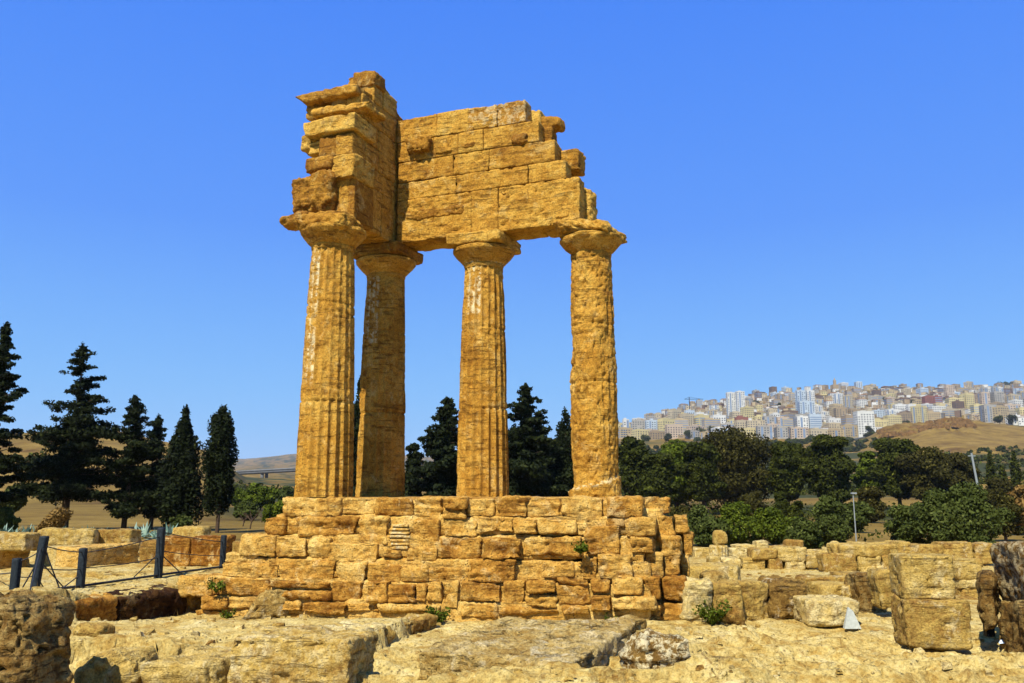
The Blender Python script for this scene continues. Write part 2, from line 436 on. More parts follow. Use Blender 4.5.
# rocky hillock below the town
rk = sstep(870, 900, az) * sstep(1000, 970, az) * sstep(800, 880, YYf) * sstep(1060, 1000, YYf)
ZZ = ZZ + rk * 9 * fbm(np.stack([XX / 18, YYf / 25, XX * 0], 1), 71, 4)
ga = Acc(); ga.add(np.stack([XX, YYf, ZZ], 1), gf, veg, dry)
m, nt, b = mat('dry_ground', .95)
co = nd(nt, 'ShaderNodeTexCoord').outputs['Object']
n1 = noise(nt, co, .9, 6, .7, .5); n2 = noise(nt, co, 5.5, 7, .75, .3); n3 = noise(nt, co, 28, 5, .75)
f = mth(nt, 'ADD', mth(nt, 'MULTIPLY', n1, .5), mth(nt, 'MULTIPLY', n2, .5))
rockc = ramp(nt, f, [(.34, (.22, .11, .02)), (.43, (.41, .26, .06)), (.52, (.56, .42, .135)), (.66, (.70, .58, .27))])
rockc = mix(nt, mth(nt, 'MULTIPLY', ramp(nt, noise(nt, co, 2.1, 7, .8, 1.0), [(.55, (0, 0, 0)), (.64, (1, 1, 1))]), .65), rockc, (.22, .11, .02))
po = nd(nt, 'ShaderNodeTexVoronoi'); po.inputs['Scale'].default_value = 13; nt.links.new(co, po.inputs['Vector'])
pore = mth(nt, 'MULTIPLY', ramp(nt, po.outputs['Distance'], [(.1, (1, 1, 1)), (.3, (0, 0, 0))]), ramp(nt, n1, [(.46, (0, 0, 0)), (.56, (1, 1, 1))]))
rockc = mix(nt, mth(nt, 'MULTIPLY', pore, .6), rockc, (.11, .05, .012))
rockc = mix(nt, 1.0, rockc, ramp(nt, n3, [(.34, (.5, .48, .42)), (.5, (.97, .97, .97)), (.68, (1.15, 1.15, 1.1))]), 'MULTIPLY')
ff = noise(nt, co, .05, 8, .7, .4); ff2 = noise(nt, co, .6, 6, .8)
fieldc = ramp(nt, ff, [(.35, (.10, .052, .007)), (.5, (.19, .118, .018)), (.65, (.27, .175, .034))])
fieldc = mix(nt, 1.0, fieldc, ramp(nt, ff2, [(.3, (.62, .62, .62)), (.6, (1.05, 1.05, 1.05))]), 'MULTIPLY')
vegc = ramp(nt, ff2, [(.3, (.014, .018, .003)), (.6, (.045, .05, .008))])
fieldc = mix(nt, attr(nt, 'tint'), fieldc, vegc)
c = mix(nt, attr(nt, 'white'), rockc, fieldc)
nt.links.new(c, b.inputs['Base Color'])
bump(nt, b, mth(nt, 'SUBTRACT', mth(nt, 'ADD', n2, mth(nt, 'MULTIPLY', n3, .6)), mth(nt, 'MULTIPLY', pore, .6)), .8, .06)
M_GROUND = m
o = ga.build('ground', M_GROUND); tag(o, kind='structure')
# the same ground behind the camera
gb = Acc(); gb.add([(-60, -60, .0), (60, -60, .0), (8.2, 2.05, -.01), (-8.2, 2.05, -.01)], [[0, 1, 2, 3]], 0, 0)
o = gb.build('ground', M_GROUND); tag(o, kind='structure')

# ------------------------------------------------------------------ temple
P2 = (-2.98, 19.5); U = (.9336, -.3584); Vv = (.3584, .9336); ZS = 2.15
TANG = math.atan2(U[1], U[0])
def LT(p):   # local (a, -b, z) -> world
    return np.stack([P2[0] + p[:, 0] * U[0] + p[:, 1] * Vv[0], P2[1] + p[:, 0] * U[1] + p[:, 1] * Vv[1], p[:, 2]], 1)
def onb(px, py, b):
    d = ray(px, py); ox, oy = P2[0] - b * Vv[0], P2[1] - b * Vv[1]
    t = (ox * Vv[0] + oy * Vv[1]) / (d[0] * Vv[0] + d[1] * Vv[1])
    return ((d[0] * t - P2[0]) * U[0] + (d[1] * t - P2[1]) * U[1], CZ + d[2] * t)
def ona(px, py, a):
    d = ray(px, py); ox, oy = P2[0] + a * U[0], P2[1] + a * U[1]
    t = (ox * U[0] + oy * U[1]) / (d[0] * U[0] + d[1] * U[1])
    return (-((d[0] * t - P2[0]) * Vv[0] + (d[1] * t - P2[1]) * Vv[1]), CZ + d[2] * t)
def tbox(acc, a0, a1, b0, b1, z0, z1, seed, **k):
    """ashlar in temple axes: a along the facade, b towards the viewer"""
    ca, cb = (a0 + a1) / 2, -(b0 + b1) / 2
    def M(p): return LT(p + np.array([ca, cb, z0]))
    rock(acc, abs(a1 - a0), abs(b1 - b0), z1 - z0, M, seed, **k)

T = empty('temple_ruin', (-1.0, 17.5, 0), 'ruined Doric temple corner of four standing columns under a broken entablature', 'temple ruin')

# podium: front wall plane
WR = math.radians(-10); WO = np.array([0.0, 15.35]); wx = np.array([math.cos(WR), math.sin(WR)]); wnrm = np.array([-wx[1], wx[0]])
def onw(px, py, off=0.0):
    d = ray(px, py); o2 = WO + wnrm * off
    t = (o2 @ wnrm) / (d[0] * wnrm[0] + d[1] * wnrm[1])
    q = np.array([d[0] * t, d[1] * t]) - WO
    return q @ wx, CZ + d[2] * t
C1 = [(281,497,340,518),(342,498,374,515),(375,498,413,516),(414,498,441,516),(442,498,466,509),(442,509,466,519),(467,498,495,517),(496,497,527,518),(528,498,560,518),(561,498,604,525),(606,497,643,518),(606,518,624,527),(643.5,497.5,671,514,.5)]
C2 = [(264,517,285,535),(286,522,297,533),(297,517,356,537),(357,516,387,545),(413,518,440,546),(443,519,478,537),(478,518,512,533),(512,519,537,535),(538,519,575,534),(576,523,588,537),(589,527,603,535),(628,517,658,536),(657,516,675,537,.35),(674,515,689,533,.8)]
C3 = [(240,535,275,557),(276,537,306,558),(307,538,330,560),(326,542,378,562),(381,549,402,558),(405,547,438,563),(441,538,481,560),(481,538,520,559),(521,536,585,558),(586,526,622,554),(630,536,655,554),(659,536,682,556,.35),(682,533,695,558,.9),(224,553,256,563)]
C4 = [(221,562,279,579),(278,560,336,583),(335,562,366,584),(367,564,399,583),(400,565,428,583),(427,568,468,584),(467,560,514,583),(541,562,574,578),(581,556,598,580),(598,553,632,579),(634,555,646,580,.1),(646,553,664,579,.3),(664,555,681,576,.45),(680,556,690,578,.9)]
C5 = [(178,576,211,597),(212,577,268,596),(269,581,331,590),(272,590,330,600),(333,582,361,602),(365,580,386,604),(387,583,415,603),(414,584,426,602),(427,581,443,603),(442,582,458,609),(458,582,503,603),(503,581,525,608),(526,581,556,594),(526,595,556,607),(557,578,589,586),(557,586,590,606),(590,579,610,594),(611,578,643,596),(642,577,661,600,.15),(662,577,687,602,.4)]
C6 = [(200,597,225,610),(225,598,256,609),(195,610,224,624),(224,609,252,622),(256,600,300,612),(300,603,345,614),(460,605,496,618),(500,608,560,616),(590,596,612,612),(610,597,657,611),(560,606,590,617),(345,602,380,612),(380,604,440,613),(640,604,662,620,.25),(660,602,690,622,.5)]
base = Acc()
def wbox(acc, s0, s1, d0, d1, z0, z1, seed, **k):
    cs, cd = (s0 + s1) / 2, (d0 + d1) / 2
    def M(p):
        q = p + np.array([cs, cd, 0])
        return np.stack([WO[0] + q[:, 0] * wx[0] + q[:, 1] * wnrm[0], WO[1] + q[:, 0] * wx[1] + q[:, 1] * wnrm[1], z0 + q[:, 2]], 1)
    rock(acc, s1 - s0, d1 - d0, z1 - z0, M, seed, **k)
seed = 100
courses = []
for ci, (tab, lx, rx, y0, y1) in enumerate(((C1, 285, 640, 498, 518), (C2, 268, 645, 516, 537), (C3, 244, 645, 535, 562), (C4, 226, 650, 558, 584), (C5, 205, 650, 578, 608), (C6, 212, 650, 596, 640))):
    a = Acc()
    for e in tab:
        stp = (.40, .32, .24, .16, .07, 0)[ci]
        off = (e[4] if len(e) > 4 else 0.0) + stp
        pr = random.uniform(-.05, .05) + (.10 if random.random() < .15 else 0)
        off = off - pr * (0 if len(e) > 4 else 1)
        s0, z1 = onw(e[0] + .7, e[1] + .5, off); s1, z0 = onw(e[2] - .7, e[3] - .5, off)
        zb = z0
        dpt = random.uniform(.5, .65)
        lay = .035 if (e[0] in (269, 272, 307, 478, 225, 224) or random.random() < .35) else .0
        seed += 1
        wbox(a, s0, s1, off, off + dpt + .1, zb, z1, seed, tint=random.uniform(.28, .8), rough=.042, rnd=random.uniform(.012, .04), jit=.055 if ci else .025, res=.03, strata=lay, pit=.022)
    courses.append(a)
    s0, zt = onw(lx, y0 + (3 if ci == 0 else -1), .1); s1, zb = onw(rx, y1, .14)
    seed += 1
    wbox(base, s0, s1, .095 + stp, 1.4 + ci * .05, max(zb, -.3), zt, seed, rough=.05, rnd=.05, jit=.0, res=.05, tint=.75, pit=.01)
wbox(base, -4.3, 2.25, .9, 6.9, -.3, ZS - .01, 99, rough=.03, rnd=.06, jit=0, res=.12)
wbox(base, 1.6, 2.62, .75, 4.6, -.3, 1.95, 98, rough=.05, rnd=.06, jit=0, res=.08)
# thin tile packing in the gap of the second course
for k in range(7):
    s0, z1 = onw(389 + abs(k - 2.5) * 1.2, 524 + k * 3.7, .36); s1, z0 = onw(411 - abs(k - 3) * .8, 527 + k * 3.7, .36)
    wbox(base, s0, s1, .30, .6, z0, z1, 700 + k, rough=.008, rnd=.012, jit=.01, res=.03, pit=0, tint=.9, white=.5)
bo = part('stone_base', base, M_WALL, T)
for a in courses: part('stone_course', a, M_WALL, bo)

def shaft(acc, a, b, joints, style, seed, r0=.57, r1=.445, h=5.16):
    nz, nt_ = 190, 240
    z, th = np.meshgrid(np.linspace(0, h, nz), np.linspace(0, 2 * math.pi, nt_, endpoint=False), indexing='ij')
    z = z.ravel(); th = th.ravel()
    t = z / h
    R = r0 + (r1 - r0) * t + .012 * np.sin(math.pi * t)
    fr = (th * 20 / (2 * math.pi)) % 1.0
    fl = (1 - (2 * fr - 1) ** 2) * (.076 * (1 - .25 * t))
    cyl = np.stack([np.cos(th) * .5, np.sin(th) * .5, z], 1) + seed * 5.3
    big = fbm(cyl * np.array([2.2, 2.2, 1.1]), seed, 4)
    E, whiteness, extra = style(z, th, big)
    rn = (.045 if seed == 14 else .026) * fbm(cyl * np.array([5, 5, 4.2]), seed + 3, 4) + .022 * fbm(cyl * np.array([14., 14, 12]), seed + 4, 3)
    pits = sstep(.15, .5, fbm(cyl * np.array([11, 11, 9.]), seed + 6, 2))
    r = R - fl * (1 - E) - E * (.030 - rn * 1.15 + (.028 if seed == 14 else .02) * pits) + .006 * fbm(cyl * 9, seed + 8, 3) - .007 * pits - extra
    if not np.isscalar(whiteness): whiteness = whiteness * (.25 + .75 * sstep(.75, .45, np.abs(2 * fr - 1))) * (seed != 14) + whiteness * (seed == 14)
    for j in joints:
        wob = .02 * vnoise(np.stack([np.cos(th) * 2, np.sin(th) * 2, th * 0 + j * 9], 1), seed)
        r = r - .032 * np.exp(-((z - j - wob) / .018) ** 2)
    x = np.cos(th) * r; y = np.sin(th) * r
    p = LT(np.stack([a + x, -b + y, z + ZS], 1))
    i, j = np.meshgrid(np.arange(nz - 1), np.arange(nt_), indexing='ij'); i = i.ravel(); j = j.ravel(); k = (j + 1) % nt_
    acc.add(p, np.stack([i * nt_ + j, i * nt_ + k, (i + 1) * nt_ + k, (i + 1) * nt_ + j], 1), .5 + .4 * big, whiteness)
def dirw(th, ang):      # angle from the direction facing the viewer; + to the right
    # world angle of local th
    wa = th + TANG
    d = wa - (-math.pi / 2) - ang
    return np.abs((d + math.pi) % (2 * math.pi) - math.pi)
def zpx(py, dist):
    return zat(py, dist) - ZS
def st1(z, th, big):
    j1, j2 = zpx(400, 16.7), zpx(311, 16.7)
    E = .62 * sstep(-.02, .3, big + .25 * (z > j1) * sstep(1.4, .2, dirw(th, .6)) - .30 * (z < j1) - .1)
    E = np.maximum(E, sstep(.3, 0, np.abs(z - 5.0)) * .6); E[:] = np.clip(E, 0, 1)
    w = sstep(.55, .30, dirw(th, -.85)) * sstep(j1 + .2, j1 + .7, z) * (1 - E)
    return E, w, 0
def st2(z, th, big):
    E = .6 * sstep(.0, .25, big + .1 + .2 * sstep(1.2, .3, dirw(th, .3)))
    E = np.where(dirw(th, -.7) < .55, E * (z < 3.3), E)
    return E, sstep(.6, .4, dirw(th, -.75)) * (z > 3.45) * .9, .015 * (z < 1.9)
def st3(z, th, big):
    j1, j2 = zpx(408, 18.1), zpx(326, 18.1)
    E = .62 * sstep(-.02, .28, big + .30 * (z > j1) * (z < j2) - .28 * (z < j1) + .0 * (z > j2))
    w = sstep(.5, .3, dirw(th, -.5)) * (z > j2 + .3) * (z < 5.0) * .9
    return E, w, 0
def st4(z, th, big):
    E = sstep(-.5, .1, big + .35 * (z > .55) - .45 * sstep(.9, .5, dirw(th, 1.0)) * (z > .5) * (z < 4))
    cut = .27 + .14 * np.cos(th + TANG) + .03 * vnoise(np.stack([np.cos(th) * 3, np.sin(th) * 3, th * 0], 1), 3)
    FLAT = z < cut
    E = np.where(z < cut, .999, E)
    ex = .02 * (z > cut) + .045 * sstep(.1, .5, big) * (z > cut) + np.where(z < cut, -.03, 0) + .03 * vnoise(np.stack([z * 1.3, z * 0 + 3, z * 0], 1), 4)
    w = .7 * np.exp(-((z - cut) / .035) ** 2)
    return E, w, ex
COLS = [(.13, 2.46, [zpx(400, 16.7), zpx(311, 16.7), zpx(345, 16.7) + .9], st1, 11), (0, 0, [zpx(412, 19), zpx(330, 19)], st2, 12),
        (2.51, 0, [zpx(408, 18.1), zpx(326, 18.1)], st3, 13), (5.02, 0, [zpx(381, 17.2), zpx(322, 17.2)], st4, 14)]
LABC = ['fluted nearest column with white plaster traces up its side', 'shaded column standing in the inner corner', 'fluted column with a sound square capital', 'deeply pitted column worn almost bare of flutes']
for ci, (a, b, jts, sty, sd) in enumerate(COLS):
    A = Acc(); shaft(A, a, b, jts, sty, sd, r0=.535 if ci == 3 else .575)
    co_ = part('column', A, M_TEMPLE, T); co_['label'] = LABC[ci]
    A = Acc()
    # echinus: lathe with worn surface
    prof = [(5.03, .43), (5.10, .455), (5.12, .44), (5.15, .475), (5.22, .54), (5.31, .63), (5.40, .70), (5.46, .705), (5.50, .62)]
    zz = np.interp(np.linspace(0, 8, 41), range(9), [q[0] for q in prof]); rr_ = np.interp(np.linspace(0, 8, 41), range(9), [q[1] for q in prof])
    TH2, ZI = np.meshgrid(np.linspace(0, 2 * math.pi, 120, endpoint=False), np.arange(41))
    thf = TH2.ravel(); zi = ZI.ravel(); R = rr_[zi]; Z = zz[zi]
    cc = np.stack([np.cos(thf) * .6, np.sin(thf) * .6, Z], 1) + sd
    amt = {0: .11, 1: .03, 2: .025, 3: .12}[ci]
    R = R + amt * fbm(cc * 3, sd, 4) - (.03 if ci in (0, 3) else 0)
    p = LT(np.stack([a + R * np.cos(thf), -b + R * np.sin(thf), Z + ZS], 1))
    i, j = np.meshgrid(np.arange(40), np.arange(120), indexing='ij'); i = i.ravel(); j = j.ravel(); k = (j + 1) % 120
    wt = (.8 * sstep(.03, .0, np.abs(Z - 5.13)) * (np.sin(thf * 20) > -.3)) if ci == 2 else 0
    A.add(p, np.stack([i * 120 + j, i * 120 + k, (i + 1) * 120 + k, (i + 1) * 120 + j], 1), .5, wt)
    top = 5.76
    if ci in (1, 2):
        tbox(A, a - .65, a + .65, b - .65, b + .65, ZS + 5.5, ZS + top, sd, rough=.02, rnd=.05, jit=.02, res=.04)
    elif ci == 0:
        tbox(A, a - .60, a + .58, b - .5, b + .62, ZS + 5.38, ZS + top - .02, sd, rough=.09, rnd=.22, jit=.04, res=.035, pit=.03)
        tbox(A, a - .98, a - .3, b + .05, b + .6, ZS + 5.55, ZS + top + .02, sd + 1, rough=.07, rnd=.12, jit=.08, res=.04)
    else:
        tbox(A, a - .72, a + .66, b - .58, b + .62, ZS + 5.42, ZS + top + .04, sd, rough=.08, rnd=.17, jit=.03, res=.035, pit=.03,
             taper={(0, 0, 0): (.18, 0, .15), (1, 0, 0): (-.1, 0, .02), (1, 0, 1): (-.25, 0, -.04), (1, 1, 1): (.02, 0, -.12)})
    part('capital', A, M_TEMPLE, co_)

# entablature
ZL = [7.90, 8.93, 9.37, 9.87, 10.38, 10.95]
arch, frz, cor, body = Acc(), Acc(), Acc(), Acc()
def brow(acc, py_mid, cuts, z0, z1, b=.42, seed=0, depth=.42, **k):
    a_ = [onb(c, py_mid, b)[0] for c in cuts]
    for n_ in range(len(a_) - 1):
        kk = dict(rough=.016, rnd=.014, jit=.004, res=.035, pit=.016, tint=random.uniform(.35, .7)); kk.update(k)
        g = .004
        tbox(acc, a_[n_] + g, a_[n_ + 1] - g, b - depth + random.uniform(-.01, .02), b + random.uniform(-.008, .014), z0 + g, z1 - g, seed + n_, **kk)
# wing over columns 2-3-4 (inner face lit)
brow(arch, 215, [397, 471, 498, 580], ZL[0], ZL[1], seed=300, rough=.022, pit=.028)
brow(frz, 190, [397, 456, 528, 566], ZL[1], ZL[2], seed=310, strata=.008)
brow(frz, 165, [397, 453, 489, 555], ZL[2], ZL[3], seed=320, pit=.022)
brow(frz, 145, [397, 433, 458, 483, 539], ZL[3], ZL[4], seed=330, rough=.008, pit=.004)
brow(cor, 125, [397, 437, 469], ZL[4], ZL[5], seed=340, rough=.02)
brow(cor, 118, [468, 497, 525], ZL[4], ZL[5] - .02, seed=345, rough=.03, white=.35)
# bosses of old stone bedded in the smooth repair
for (x0, y0, x1, y1, pr) in ((408, 138, 431, 156, .22), (435, 141, 452, 155, .05), (460, 142, 475, 150, .04), (511, 133, 528, 145, .07), (473, 118, 490, 131, .04), (403, 203, 465, 222, .04), (555, 206, 570, 219, .05), (500, 182, 540, 196, .02)):
    q0 = onb(x0, y1, .42); q1 = onb(x1, y0, .42)
    tbox(frz, q0[0], q1[0], .42 - .2, .42 + pr, q0[1], q1[1], 360 + x0, rough=.05, rnd=.07, jit=.04, res=.03, pit=.03)
# outer half of the wing, stepping down to the right
for (a1, z0, z1) in ((4.85, ZL[0], ZL[1]), (4.5, ZL[1], ZL[2]), (4.35, ZL[2], ZL[3]), (4.15, ZL[3], ZL[4]), (3.9, ZL[4], ZL[5] - .12)):
    a0 = -.42
    while a0 < a1 - .05:
        ae = min(a1, a0 + random.uniform(.9, 1.5)); ae = a1 if a1 - ae < .4 else ae
        tbox(body, a0 + .004, ae - .004, -.42, .03, z0 + .004, z1 - .004, 400 + int(a0 * 10) + int(z0 * 100), rough=.03, rnd=.03, jit=.01, res=.06, pit=.02)
        a0 = ae
tbox(body, 3.7, 4.35, -.42, -.05, ZL[4] - .02, ZL[4] + .3, 470, rough=.05, rnd=.1, jit=.04, res=.04)
# projecting stones at the right end
q0, q1 = onb(556, 174, -.1), onb(580, 149, -.1)
tbox(frz, q0[0], q1[0], -.55, -.02, q0[1], q1[1], 471, rough=.04, rnd=.05, jit=.03, res=.035)
q0, q1 = onb(577, 223, -.1), onb(592, 187, -.1)
tbox(arch, q0[0] - .1, q1[0], -.55, -.05, q0[1], q1[1], 472, rough=.06, rnd=.09, jit=.04, res=.035)
# wing over columns 2-1: inner face in shade, rows run towards the viewer
ENDB = [2.38, 2.36, 2.34, 2.1, 1.95, 1.5]
ZA = ZL[:5] + [10.95, 11.45]
for r_ in range(6):
    b0 = .42; e = ENDB[r_] ; n_ = 0
    while b0 < e - .05:
        be = min(e, b0 + random.uniform(.55, 1.0)); be = e if e - be < .35 else be
        tbox([arch, frz, frz, frz, cor, cor][r_], .0, .42 + random.uniform(-.008, .012), b0 + .003, be - .003, ZA[r_] + .003, ZA[r_ + 1] - .003, 500 + r_ * 10 + n_, tint=random.uniform(.4, .6), rough=.016, rnd=.02, jit=.005, res=.045, pit=.012)
        tbox(body, -.42, .01, b0 + .003 - (.84 if n_ == 0 else 0), be - .003, ZA[r_] + .006, ZA[r_ + 1] - .006, 560 + r_ * 10 + n_, rough=.03, rnd=.03, jit=.01, res=.07)
        b0 = be; n_ += 1
# corner piece above column 2 and stepped top of this wing
tbox(body, -.2, .39, -.42, .39, ZL[0], ZL[5], 600, rough=.02, rnd=.03, jit=.005, res=.07)
q0, q1 = ona(394, 116, .42), ona(376, 72, .42)
tbox(cor, -.3, .42, .5, 1.5, 11.35, 11.66, 601, rough=.03, rnd=.04, jit=.02, res=.04, taper={(1, 1, 1): (0, 0, -.28), (0, 1, 1): (0, 0, -.2)})
tbox(cor, -.35, .40, 0.05, .6, 10.9, 11.3, 602, rough=.03, rnd=.04, jit=.02, res=.04, taper={(1, 1, 1): (0, 0, -.16)})
# broken end facing the viewer
def endb(acc, x0, y0, x1, y1, b, depth, seed, **k):
    p0 = onb(x0, y1, b); p1 = onb(x1, y0, b)
    kk = dict(rough=.035, rnd=.05, jit=.03, res=.035, pit=.022); kk.update(k)
    tbox(acc, p0[0], p1[0], b - depth, b, p0[1], p1[1], seed, **kk)
endb(cor, 354, 69, 375, 88, 1.55, .5, 610, rnd=.03)
endb(cor, 293, 82, 357, 104, 2.15, 1.0, 611, strata=.01, rnd=.05, taper={(0, 0, 0): (.25, 0, .0), (0, 1, 0): (.2, 0, 0)})
endb(cor, 311, 99, 370, 117, 2.15, .8, 612, rough=.07, strata=.05, rnd=.09, taper={(1, 0, 0): (-.06, 0, 0)})
endb(cor, 306, 100, 322, 120, 1.9, .7, 622, rough=.05, rnd=.09)
endb(cor, 301, 113, 355, 137, 2.42, .9, 613, rough=.03, rnd=.035, jit=.015, taper={(1, 0, 1): (.0, 0, .05), (0, 0, 0): (.06, 0, 0)})
endb(frz, 309, 137, 335, 155, 2.22, .8, 614)
endb(frz, 333, 138, 352, 155, 1.95, .6, 624, rough=.02)
endb(frz, 299, 133, 311, 151, 2.1, .8, 615, rnd=.1)
endb(frz, 305, 154, 331, 171, 2.5, .9, 616)
endb(frz, 331, 151, 354, 179, 2.52, .9, 617)
endb(arch, 332, 178, 355, 222, 2.38, .8, 618, rough=.012, rnd=.02, pit=.005)
endb(arch, 320, 172, 333, 222, 2.2, .8, 619, rough=.03)
endb(arch, 287, 167, 327, 214, 2.75, .8, 620, rough=.10, rnd=.20, jit=.05, pit=.03)
endb(arch, 300, 200, 322, 224, 2.55, .6, 621, rough=.06, rnd=.14)
eo = part('entablature', body, M_TEMPLE, T)
for nm, a in (('architrave', arch), ('frieze', frz), ('cornice', cor)): part(nm, a, M_TEMPLE, eo)
# ------------------------------------------------------------------ loose stones and ruin walls
def stoneblk(x0, y0, x1, y1, label, cat='stone block', name='stone_block', rot=0.0, depth=.6, z=None, Y=None, m=None, group=None, seed=None, sink=.05, **k):
    """block whose front face spans the pixel box; base stands on the ground (or at height z / distance Y)"""
    global seed_c
    seed_c += 1; sd = seed or seed_c
    xm = (x0 + x1) / 2
    if Y is None:
        zz = .0 if z is None else z
        for _ in range(6):
            gx, gy = G(xm, y1, zz)
            if z is None: zz = gz(gx, gy)
    else: gx, gy, zz = atY(xm, y1, Y)
    c, s = math.cos(rot), math.sin(rot)
    def hit(px, py):
        d = ray(px, py); t = (-gx * s + gy * c) / (-d[0] * s + d[1] * c)
        return ((d[0] * t - gx) * c + (d[1] * t - gy) * s, CZ + d[2] * t)
    l0, _ = hit(x0, y1); l1, _ = hit(x1, y1); _, zt = hit(xm, y0)
    w = l1 - l0; h = zt - zz + sink
    cx = gx + (l0 + l1) / 2 * c - depth / 2 * s; cy = gy + (l0 + l1) / 2 * s + depth / 2 * c
    a = Acc()
    kk = dict(rough=.035, rnd=.05, jit=.04, res=.04 if gy < 20 else .06, pit=.025); kk.update(k)
    rock(a, w, depth, h, frame(0, 0, 0, rot), sd, **kk)
    o = a.build(name, m or M_PALE, loc=(0, 0, 0)); o.location = (cx, cy, zz - sink)
    tag(o, label, cat, group); return o
seed_c = 2000

def ruinwall(label, blocks, Y=None, z=None, rot=0.0, depth=.5, m=None, group='low ruined walls', core=True, **k):
    """one low wall: its stones in one mesh; blocks are pixel boxes"""
    global seed_c
    a = Acc(); m = m or M_PALE
    x_all = [b[0] for b in blocks] + [b[2] for b in blocks]; y1m = max(b[3] for b in blocks)
    xm = (min(x_all) + max(x_all)) / 2
    if Y is None:
        gx, gy = G(xm, y1m, z or 0)
    else: gx, gy, _ = atY(xm, y1m, Y)
    c, s = math.cos(rot), math.sin(rot)
    for b in blocks:
        seed_c += 1
        off = b[4] if len(b) > 4 else 0
        ox, oy = gx - off * s, gy + off * c
        def hit(px, py):
            d = ray(px, py); t = (-ox * s + oy * c) / (-d[0] * s + d[1] * c)
            return ((d[0] * t - ox) * c + (d[1] * t - oy) * s, CZ + d[2] * t)
        l0, zt = hit(b[0] + .4, b[1]); l1, zb = hit(b[2] - .4, b[3])
        dd = depth * random.uniform(.85, 1.15)
        cx = ox + (l0 + l1) / 2 * c - dd / 2 * s; cy = oy + (l0 + l1) / 2 * s + dd / 2 * c
        kk = dict(rough=.04, rnd=.05, jit=.05, res=.06, pit=.02); kk.update(k)
        rock(a, l1 - l0, dd, zt - zb + .04, frame(cx, cy, zb - .04, rot), seed_c, **kk)
    o = a.build('ruined_wall', m, loc=(gx, gy, 0)); return tag(o, label, 'ruined wall', group)

# far row of walls on the right
ruinwall('long low wall of pale blocks right below the bushes, between the ribbed column stump and the square upright stone', [(694,548,716,566), (732,548,768,560), (768,546,800,560), (798,550,830,560), (828,548,868,560), (756,541,770,550), (735,545,757,550)], Y=30, depth=.7)
ruinwall('low wall of neat blocks curving behind the rock row, with a rubbly right end', [(710,557,722,567), (722,558,742,569), (743,557,768,570), (768,558,784,570), (785,559,806,569), (752,549,778,558), (777,548,808,560), (806,556,824,567)], Y=26, depth=.6)
ruinwall('low wall of four long blocks running up to the stacked pair of cubes', [(822,554,858,571), (857,555,882,571), (840,545,900,556), (881,555,896,571), (860,566,900,573)], Y=25, depth=.6)
ruinwall('pale wall of long flat topped slabs below the big round bush', [(855,543,892,556), (892,542,912,556), (908,545,944,556), (943,543,976,562), (974,543,996,564)], Y=27.5, depth=.8)
ruinwall('stepped layers of slabs stacked between the cube pair and the tall rock', [(958,564,984,578), (960,578,982,588), (960,586,980,600), (958,572,988,582, .5), (962,598,984,612, -.3), (958,560,986,566, .8)], Y=19, depth=.7)
ruinwall('low ledge of two thin slab layers behind the upright rocks', [(803,577,858,590, .3), (800,586,862,594), (850,583,866,596, .2)], z=.05, depth=.6)
stoneblk(715,530,729,545, 'upper drum of the column stump at the edge of the bushes', 'column drum', 'column_drum', Y=26.6, depth=.45, rnd=.2, rough=.02)
# ribbed lower drum
def drum(cx, cy, z0, r, h, fl, label, name, nfl=14):
    a = Acc(); nz, nt_ = 14, 112
    z, th = np.meshgrid(np.linspace(0, 1, nz), np.linspace(0, 2 * math.pi, nt_, endpoint=False), indexing='ij'); z = z.ravel(); th = th.ravel()
    R = r - fl * np.abs(np.sin(th * nfl / 2)) ** .5 * -1 - fl + .012 * fbm(np.stack([np.cos(th), np.sin(th), z * 2], 1) * 4, 5, 3)
    R = R * (1 - .06 * sstep(.12, 0, z) - .06 * sstep(.88, 1, z))
    v = np.stack([np.cos(th) * R, np.sin(th) * R, z * h], 1)
    i, j = np.meshgrid(np.arange(nz - 1), np.arange(nt_), indexing='ij'); i = i.ravel(); j = j.ravel(); k = (j + 1) % nt_
    a.add(v, np.stack([i * nt_ + j, i * nt_ + k, (i + 1) * nt_ + k, (i + 1) * nt_ + j], 1), .6, .4 if fl else 0)
    top = v[-nt_:]; cc = np.concatenate([top, [[0, 0, h + .01]]])
    a.add(cc, np.array([[t, (t + 1) % nt_, nt_] for t in range(nt_)]), .6)
    o = a.build(name, M_PALE, loc=(0, 0, 0)); o.location = (cx, cy, z0); return tag(o, label, 'column stump')
x_, y_, z_ = atY(721, 555, 26.6)
drum(x_, y_ + .25, z_ - .1, .29, .38, .045, 'squat ribbed column drum at the bottom of the stump by the bushes', 'column_drum')
stoneblk(787,540,804,550, 'small square block alone on top of the long far wall', Y=30.3, depth=.5)
stoneblk(833,541,842,549, 'small rounded stone on the far wall beside the square upright stone', Y=27, depth=.4, rnd=.12)
stoneblk(836,543,857,556, 'cube shaped upright stone standing on the wall of four long blocks', Y=25.4, depth=.5, rot=.2)
